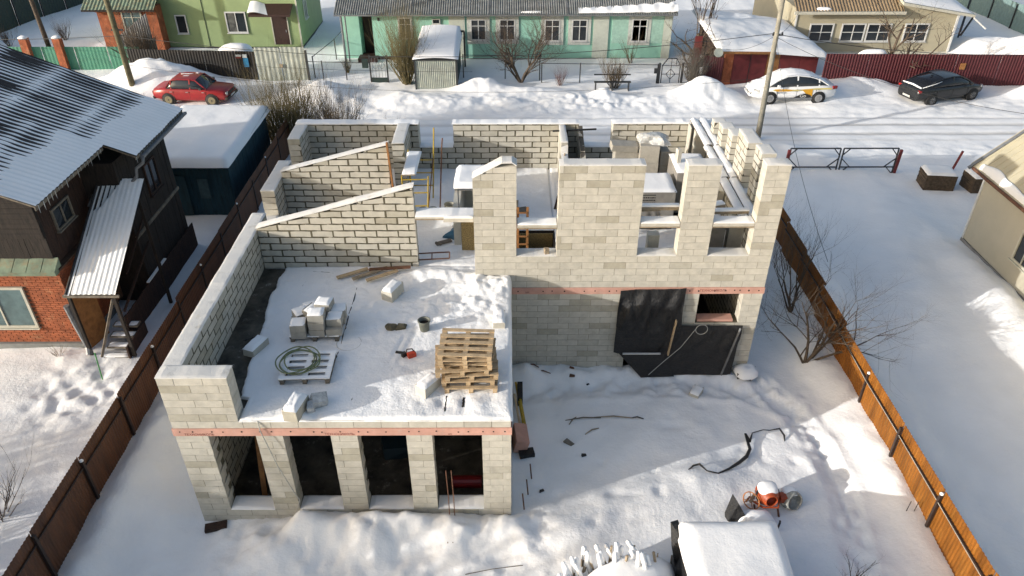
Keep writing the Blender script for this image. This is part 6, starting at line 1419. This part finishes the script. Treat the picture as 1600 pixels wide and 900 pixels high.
# white car with yellow stripes, nose to the left
L, W = 4.65, 1.74; H_ = W / 2
belt = [(-2.32, .78, .68), (-2.2, .93, .78), (-1.5, .98, .85), (-.8, .97, H_), (.7, .94, H_), (1.2, .92, .85), (1.8, .82, .80), (2.15, .70, .70), (2.32, .56, .52)]
rp = [(-1.85, 1.0, .60, .94, .70), (-1.3, 1.27, .60, .95, .76), (-.8, 1.42, .60, .95, .79), (-.1, 1.50, .61, .94, .80), (.45, 1.45, .60, .93, .80), (.95, 1.22, .62, .91, .78), (1.45, .95, .66, .88, .72)]
ex = dict(pillars=[((0, .3), (1, 1)), ((1, 0), (1, 1)), ((3, 0), (3, 1)), ((6, .3), (5, 1)), ((5, 1), (4, 1))], rail=(1, 5), mirror=.95, rim=mat('silver_rim', (.42, .42, .42), .4), spokes=10, headl=(2.02, .62, .66, .34, .16, .14, .5), taill=(-2.2, .72, .86, .26, .12, .16, .3), doors=[-1.15, -.1, .95], belth=.94, bumper=False, hub=M_CHROME, handlem=M_CHROME)
c2 = make_car('parked_car', 'white saloon car with amber and black side graphics parked by the red garage', (15.55, 40.5, gh(15.5, 40.4) - .04), PI + .02, M_WCAR, L, W, 0, belt, rp, (-1.36, 1.30), ex)
yo = H_ + .006
def decal(poly, m, parent, name='decal', y=yo, th=.004):
    s = MB(); s.prism(poly, y, y + th); return s.build(name, m, parent)
decal([(-2.05, .80), (-1.9, .88), (-1.1, .86), (-.3, .80), (.5, .78), (1.2, .80), (1.2, .74), (.4, .70), (-.4, .73), (-1.2, .79)], M_PYEL, c2, 'belt_stripe')
decal([(.35, .70), (1.05, .70), (1.15, .82), (.5, .83), (.1, .78)], M_YEL, c2, 'belt_stripe', yo + .005)
decal([(-.95, .82), (-.35, .80), (-.62, .56), (-.98, .42), (-1.12, .55)][:4], M_YEL, c2, 'amber_panel', yo + .005)
decal([(-.38, .56), (.05, .34), (-.95, .34), (-.88, .50), (-.62, .58)], M_RUB, c2, 'black_panel', yo + .005)
TX = lambda x, z, y=yo + .012: Matrix.Translation((x, y, z)) @ Matrix.Rotation(PI, 4, 'Z') @ Matrix.Rotation(PI / 2, 4, 'X')
text('Go', .27, TX(-.30, .37), M_WHITE, c2); text('Яндекс Go', .11, TX(1.02, .60), M_DARK, c2); text('4.97', .07, TX(-.02, .66), M_GREY, c2)
boxs = MB(); boxs.box(-1.0, .98, H_ - .03, H_ + .01, .24, .34); boxs.build('sill_skirt', M_GREY, c2)
mb = MB()
def sn(u, v):
    x = -1.95 + 3.95 * u; pts = [(-1.95, .98, .62), (-1.3, 1.27, .57), (-.8, 1.42, .58), (-.1, 1.50, .58), (.45, 1.46, .58), (.95, 1.24, .62), (1.45, .98, .70), (2.0, .82, .66)]
    for a, b in zip(pts, pts[1:]):
        if x <= b[0] + 1e-6: f_ = (x - a[0]) / (b[0] - a[0]); z = a[1] + (b[1] - a[1]) * f_; w_ = a[2] + (b[2] - a[2]) * f_; break
    e = max(0, 1 - abs(v * 2 - 1) ** 4) * min(1, 8 * min(u, 1 - u) + .1)
    return (x, (v * 2 - 1) * w_ * .98, z + .0 + .05 * e - .03 * abs(v * 2 - 1) ** 3)
mb.grid(30, 10, sn); mb.build('snow_layer', M_SNOW, c2, smooth=True)
# dark fastback, nose to the right and away
L, W = 4.75, 1.80; H_ = W / 2
belt = [(-2.36, .80, .70), (-2.25, .98, .80), (-1.6, 1.0, .88), (-.8, .97, H_), (.7, .95, H_), (1.3, .92, .88), (1.9, .82, .82), (2.2, .72, .74), (2.36, .56, .60)]
rp = [(-2.0, 1.02, .62, .96, .72), (-1.3, 1.26, .62, .96, .80), (-.7, 1.39, .61, .96, .82), (-.1, 1.44, .62, .94, .82), (.4, 1.40, .61, .93, .82), (.9, 1.2, .63, .91, .80), (1.45, .95, .68, .88, .74)]
ex = dict(pillars=[((0, .3), (1, 1)), ((3, 0), (3, 1)), ((6, .3), (5, 1)), ((5, 1), (4, 1))], rail=(1, 5), mirror=.95, rim=mat('dark_rim', (.05, .05, .05), .4), spokes=10, darkspoke=False, headl=(2.1, .66, .68, .30, .16, .12, .5), taill=(-2.26, .66, .84, .12, .30, .12, .2), doors=[-1.2, -.1, .95], belth=.95, bumper=False)
c3 = make_car('parked_car', 'dark grey fastback car parked by the maroon fence', (24.25, 40.95, gh(24.2, 40.9) - .05), .33, M_GCAR, L, W, 0, belt, rp, (-1.42, 1.42), ex, mat('black_glass', (.012, .012, .014), .12, spec=.5))
s = MB(); s.tube([(-2.22, .66, 1.02), (-2.15, 0, 1.03), (-2.22, -.68, 1.02)], [.03, .06, .04], 6); s.tube([(-2.15, -.70, 1.03), (-1.3, -.72, 1.17), (-.9, -.7, 1.25)], .018, 5); s.build('snow_rim', M_SNOW, c3, smooth=True)
s = MB(); s.rbox(-1.0, 0, 1.42, .14, .04, .06); s.build('antenna', M_GCAR, c3)

# ------------------------------------------------------------ clutter on the upper floor
FL = 3.49
# scaffold
sc = thing('scaffold', 'yellow tube scaffold with a snowy platform in the upper room', 'scaffold', (-2.8, 21.5, FL))
for (a, b) in (((-3.25, 20.75, FL), (-3.25, 20.75, 5.0)), ((-3.2, 22.2, FL), (-3.2, 22.2, 5.2)), ((-2.55, 20.75, FL), (-2.45, 20.8, 4.95)), ((-2.5, 22.2, FL), (-2.35, 22.3, 5.9))):
    s = MB(); s.tube([a, b], .024, 6); s.build('post', M_YELL, sc, world=True)
for z in (3.95, 4.4, 4.85):
    for (a, b) in (((-3.25, 20.75, z), (-2.5, 20.78, z)), ((-3.2, 22.2, z), (-2.45, 22.2, z))): s = MB(); s.tube([a, b], .02, 6); s.build('rung', M_YELL, sc, world=True)
s = MB(); s.tube([(-2.55, 20.78, 3.6), (-2.42, 22.2, 4.9)], .018, 6); s.build('brace', M_RUST, sc, world=True)
pl = boxp('platform', M_PINEG, sc, -3.22, -2.82, 20.65, 22.35, 5.04, 5.08); slab_snow(pl, -3.22, -2.80, 20.65, 22.35, 5.08, .06, 3, over=.01)
s = MB(); s.tube([(-2.2, 21.2, FL), (-2.12, 22.1, 5.3), (-2.1, 22.3, 5.55)], .022, 6); tag(s.build('steel_prop', M_RUST), 'rusty steel prop leaning beside the yellow scaffold', 'prop')
s = MB(); s.bar((-3.52, 20.84, 3.5), (-3.62, 20.84, 6.02), .12, .05); tag(s.build('orange_post', M_ORWOOD), 'orange brown timber against the end of the rear sloping partition', 'timber')
for k, (x, y, r, h, m_, lb) in enumerate(((-2.72, 21.05, .12, .22, M_PLAST, 'clear bucket'), (-2.42, 21.0, .17, .22, M_BUCK, 'wide dark basin'), (-1.88, 21.1, .17, .34, M_TRANSB, 'murky translucent bucket'), (-1.55, 21.2, .09, .16, M_DARK, 'small dark pot'))):
    t = thing('bucket', lb + ' standing in the row behind the doorway lintel', 'bucket', (x, y, FL)); s = MB(); s.lathe([(r * .8, 0), (r, h), (r * 1.04, h + .01), (r * .93, h), (r * .75, .03)], 16); s.build('body', m_, t, smooth=True)
    s = MB(); s.lathe([(.001, h * .6), (r * .85, h * .6)], 12, cap=False); s.build('contents', M_HOLE if k != 2 else M_BRMORT, t)
s = MB(); snowlump(s, -1.2, 20.4, FL, .3, .2, .22, 4, 9, 4, .35); snowlump(s, -1.5, 20.35, FL, .25, .12, .1, 6, 9, 4, .35); tag(s.build('film_heap', M_PLASTIC, kind='stuff'), 'crumpled white film behind the doorway lintel', 'film')
# white block wall stub with OSB front and wire frame
t = thing('block_bin', 'low pen of blocks with an OSB board front and snowy lid beside the narrow pier', 'block pen', (-1.2, 20.4, FL))
boxp('side', M_BLOCK, t, -1.62, -1.42, 19.2, 21.6, FL - .05, 4.75); boxp('top', M_CONC, t, -1.63, -.35, 20.2, 21.7, 4.76, 4.84); slab_snow(t, -1.64, -.34, 20.2, 21.7, 4.84, .12, 6, over=.01)
boxp('board', M_OSB, t, -1.38, -.9, 18.9, 18.93, FL - .05, 4.72); boxp('rear', M_BLOCK, t, -1.40, -.4, 21.3, 21.5, FL - .05, 4.74)
fr = MB()
for a, b in (((-1.42, 4.72), (-1.42, 5.45)), ((-.88, 4.72), (-.88, 5.45)), ((-1.42, 5.45), (-.88, 5.45))): fr.bar((a[0], 18.9, a[1]), (b[0], 18.9, b[1]), .03)
fr.build('wire_frame', M_GREY, t, world=True)
for k in range(2): s = MB(); s.bar((.05 + .18 * k, 21.2, FL), (.10 + .18 * k, 21.9, FL + .05), .07, .04); tag(s.build('lath', M_PINEG), ('left', 'right')[k] + ' of two laths on the floor behind the pier', 'lath')
s = MB(); s.rbox(.35, 20.9 + .4, FL + .02, .5, .3, .04, .3); tag(s.build('scrap_board', M_GRWOOD), 'grey scrap board on the snow of the middle room', 'board')
for (a, b, w_, lb) in (((1.65, 22.0, FL), (1.85, 22.9, 4.75), .1, 'long board leaning on the thin partition'), ((1.55, 21.4, FL), (1.80, 21.7, 4.45), .35, 'wide dark board leaning at the end of the thin partition')):
    s = MB(); s.bar(a, b, .04, w_); tag(s.build('leaning_board', M_PINEG if w_ < .2 else M_DKWOODR), lb, 'board')
s = MB(); s.tube([(1.5 + .03 * k, 21.2 + .02 * k, FL + .1 + .12 * k) for k in range(7)] + [(1.75, 21.45, 4.5), (1.8, 21.6, 4.2)], .02, 5); tag(s.build('bent_hose', M_GRWOOD), 'bent pale tube by the thin partition', 'tube')
# ladder in the stair hole
t = thing('ladder', 'orange wooden ladder frame inside the dark stair window', 'ladder', (.45, 18.6, .2))
for x in (.25, .52): s = MB(); s.bar((x, 18.3, 1.5), (x, 18.5, 5.1), .07, .04); s.build('rail', M_ORWOOD, t, world=True)
for k in range(8): z = 3.2 + .28 * k * .9; s = MB(); s.bar((.25, 18.42, z), (.52, 18.42, z), .05, .03); s.build('rung', M_ORWOOD, t, world=True)
boxp('board', M_OSB, thing('osb_screen', 'OSB screen at the back of the dark stair window', 'board', (1, 20.6, 3)), .25, 1.35, 20.06, 20.09, 2.2, 3.35)
block_thing('small wooden offcut block on the sill of the stair window', 1.02, 17.4, SILL + .03, .2, L=.12, W=.12, Hh=.16, snow=0, m=M_PINEG)
# wrapped pallets of blocks behind the right windows
def wrapped(label, x0, x1, y0, y1, z1, prints=False):
    t = thing('wrapped_pallet', label, 'pallet of blocks', ((x0 + x1) / 2, (y0 + y1) / 2, FL))
    pl = MB(); pl.box(x0, x1, y0, y1, FL, FL + .12); pl.build('pallet', M_DKWOOD, t, world=True)
    b_ = boxp('wrap', M_PAPER, t, x0, x1, y0, y1, FL + .13, z1, bevel=.012); slab_snow(t, x0 - .01, x1 + .01, y0 - .01, y1, z1, .06, 3, over=.01)
    if prints:
        s = MB(); rgp = random.Random(3); h = z1 - FL
        for q in (z1 - .10, z1 - .82):
            s.box(x0 + .22, x0 + .95, y0 - .006, y0 - .002, q - .02, q + .01)
            s.prism([(x0 + .16, q - .22), (x0 + .22, q - .08), (x0 + .34, q - .06), (x0 + .44, q - .10), (x0 + .40, q - .2), (x0 + .36, q - .26), (x0 + .33, q - .18), (x0 + .25, q - .18), (x0 + .22, q - .28)], y0 - .006, y0 - .002)
            for r_ in range(3):
                xx = x0 + .5
                while xx < x0 + .95: w_ = rgp.uniform(.02, .06); s.box(xx, xx + w_, y0 - .006, y0 - .002, q - .11 - .09 * r_, q - .07 - .09 * r_); xx += w_ + .015
            xx = x0 + .12
            while xx < x0 + 1.0: w_ = rgp.uniform(.02, .05); s.box(xx, xx + w_, y0 - .006, y0 - .002, q - .44, q - .40); xx += w_ + .012
        s.build('print', M_INK, b_, world=True, kind='stuff')
    return t
wrapped('grey wrapped pallet of blocks with dark printing behind the second window gap', 3.45, 5.0, 20.1, 21.4, 4.75, True)
wrapped('plain grey pallet of blocks to the right of the printed one', 5.15, 6.15, 20.9, 22.3, 5.0)
wrapped('pallet of blocks just behind the window beside the corner pier', 5.35, 6.15, 18.5, 19.3, 4.45)
for k, (x, y, w_, d_, h, a, lb) in enumerate(((3.85, 23.0, .75, .5, 1.45, .05, 'wide tall stack of large grey blocks with a tilted top'), (4.55, 22.6, .62, .5, 1.75, -.05, 'tallest stack of grey blocks under the plastic film'), (5.05, 22.75, .3, .5, 1.5, .1, 'narrow stack of grey blocks beside the film'))):
    t = thing('block_stack', lb, 'block stack', (x, y, FL), a); n = 3
    for j in range(n): s = MB(); s.rbox(0, 0, (j + .5) * h / n, w_, d_, h / n - .01, rng.uniform(-.03, .03)); s.build('block', mat('grey_block', (.42, .40, .35), .9, var=.1), t, bevel=.008)
s = MB(); s.rbox(3.75, 22.8, FL + 1.56, .85, .4, .22, .1, .1, .1); tag(s.build('slab_block', mat('grey_block', (.42, .40, .35))), 'tilted slab block on top of the wide grey stack', 'block')
s = MB(); snowlump(s, 4.7, 22.75, FL + 1.72, .42, .32, .30, 8, 11, 5, .5); tag(s.build('plastic_film', M_PLASTIC), 'crumpled clear film heaped on the tallest grey stack', 'film')
s = MB(); s.rbox(5.28, 21.6, 4.98 + .25, .12, .2, .5, .2); s.build; tag(s.build('upright_block', M_BLOCK), 'single upright block piece on the plain grey pallet', 'block')
s = MB(); s.rbox(4.05, 17.9 + .35, 3.95, .32, .25, .9); tag(s.build('support_pier', M_BLOCK), 'short block support seen through the second window gap', 'block stack')
# through the doorway: tarp, rusty frame
s = MB(); snowlump(s, -1.45, 19.8, FL - .03, .36, .28, .22, 3, 11, 5, .5); tag(s.build('blue_tarp', M_BLUET), 'crumpled blue tarp on the floor seen through the doorway', 'tarp')
s = MB(); s.rbox(-1.95, 19.3, FL + .02, .5, .12, .05, .5, .2); s.rbox(-2.1, 19.2, FL + .03, .2, .06, .06, -.5); tag(s.build('wood_scraps', M_GRWOOD), 'grey wood scraps beside the blue tarp', 'scraps', kind='stuff')
t = thing('rusty_frame', 'low rusty metal frame across the doorway at the back of the deck', 'frame', (-2.1, 18.2, DK))
for a, b in (((-2.6, 18.15, .02), (-1.7, 18.2, .04)), ((-2.6, 18.3, .14), (-1.7, 18.35, .16)), ((-2.6, 18.15, .02), (-2.6, 18.3, .14)), ((-1.7, 18.2, .04), (-1.7, 18.35, .16)), ((-2.2, 18.17, .03), (-2.2, 18.32, .15))):
    s = MB(); s.bar((a[0], a[1], DK + a[2] + .05), (b[0], b[1], DK + b[2] + .05), .03); s.build('tube', M_RUST, t, world=True)
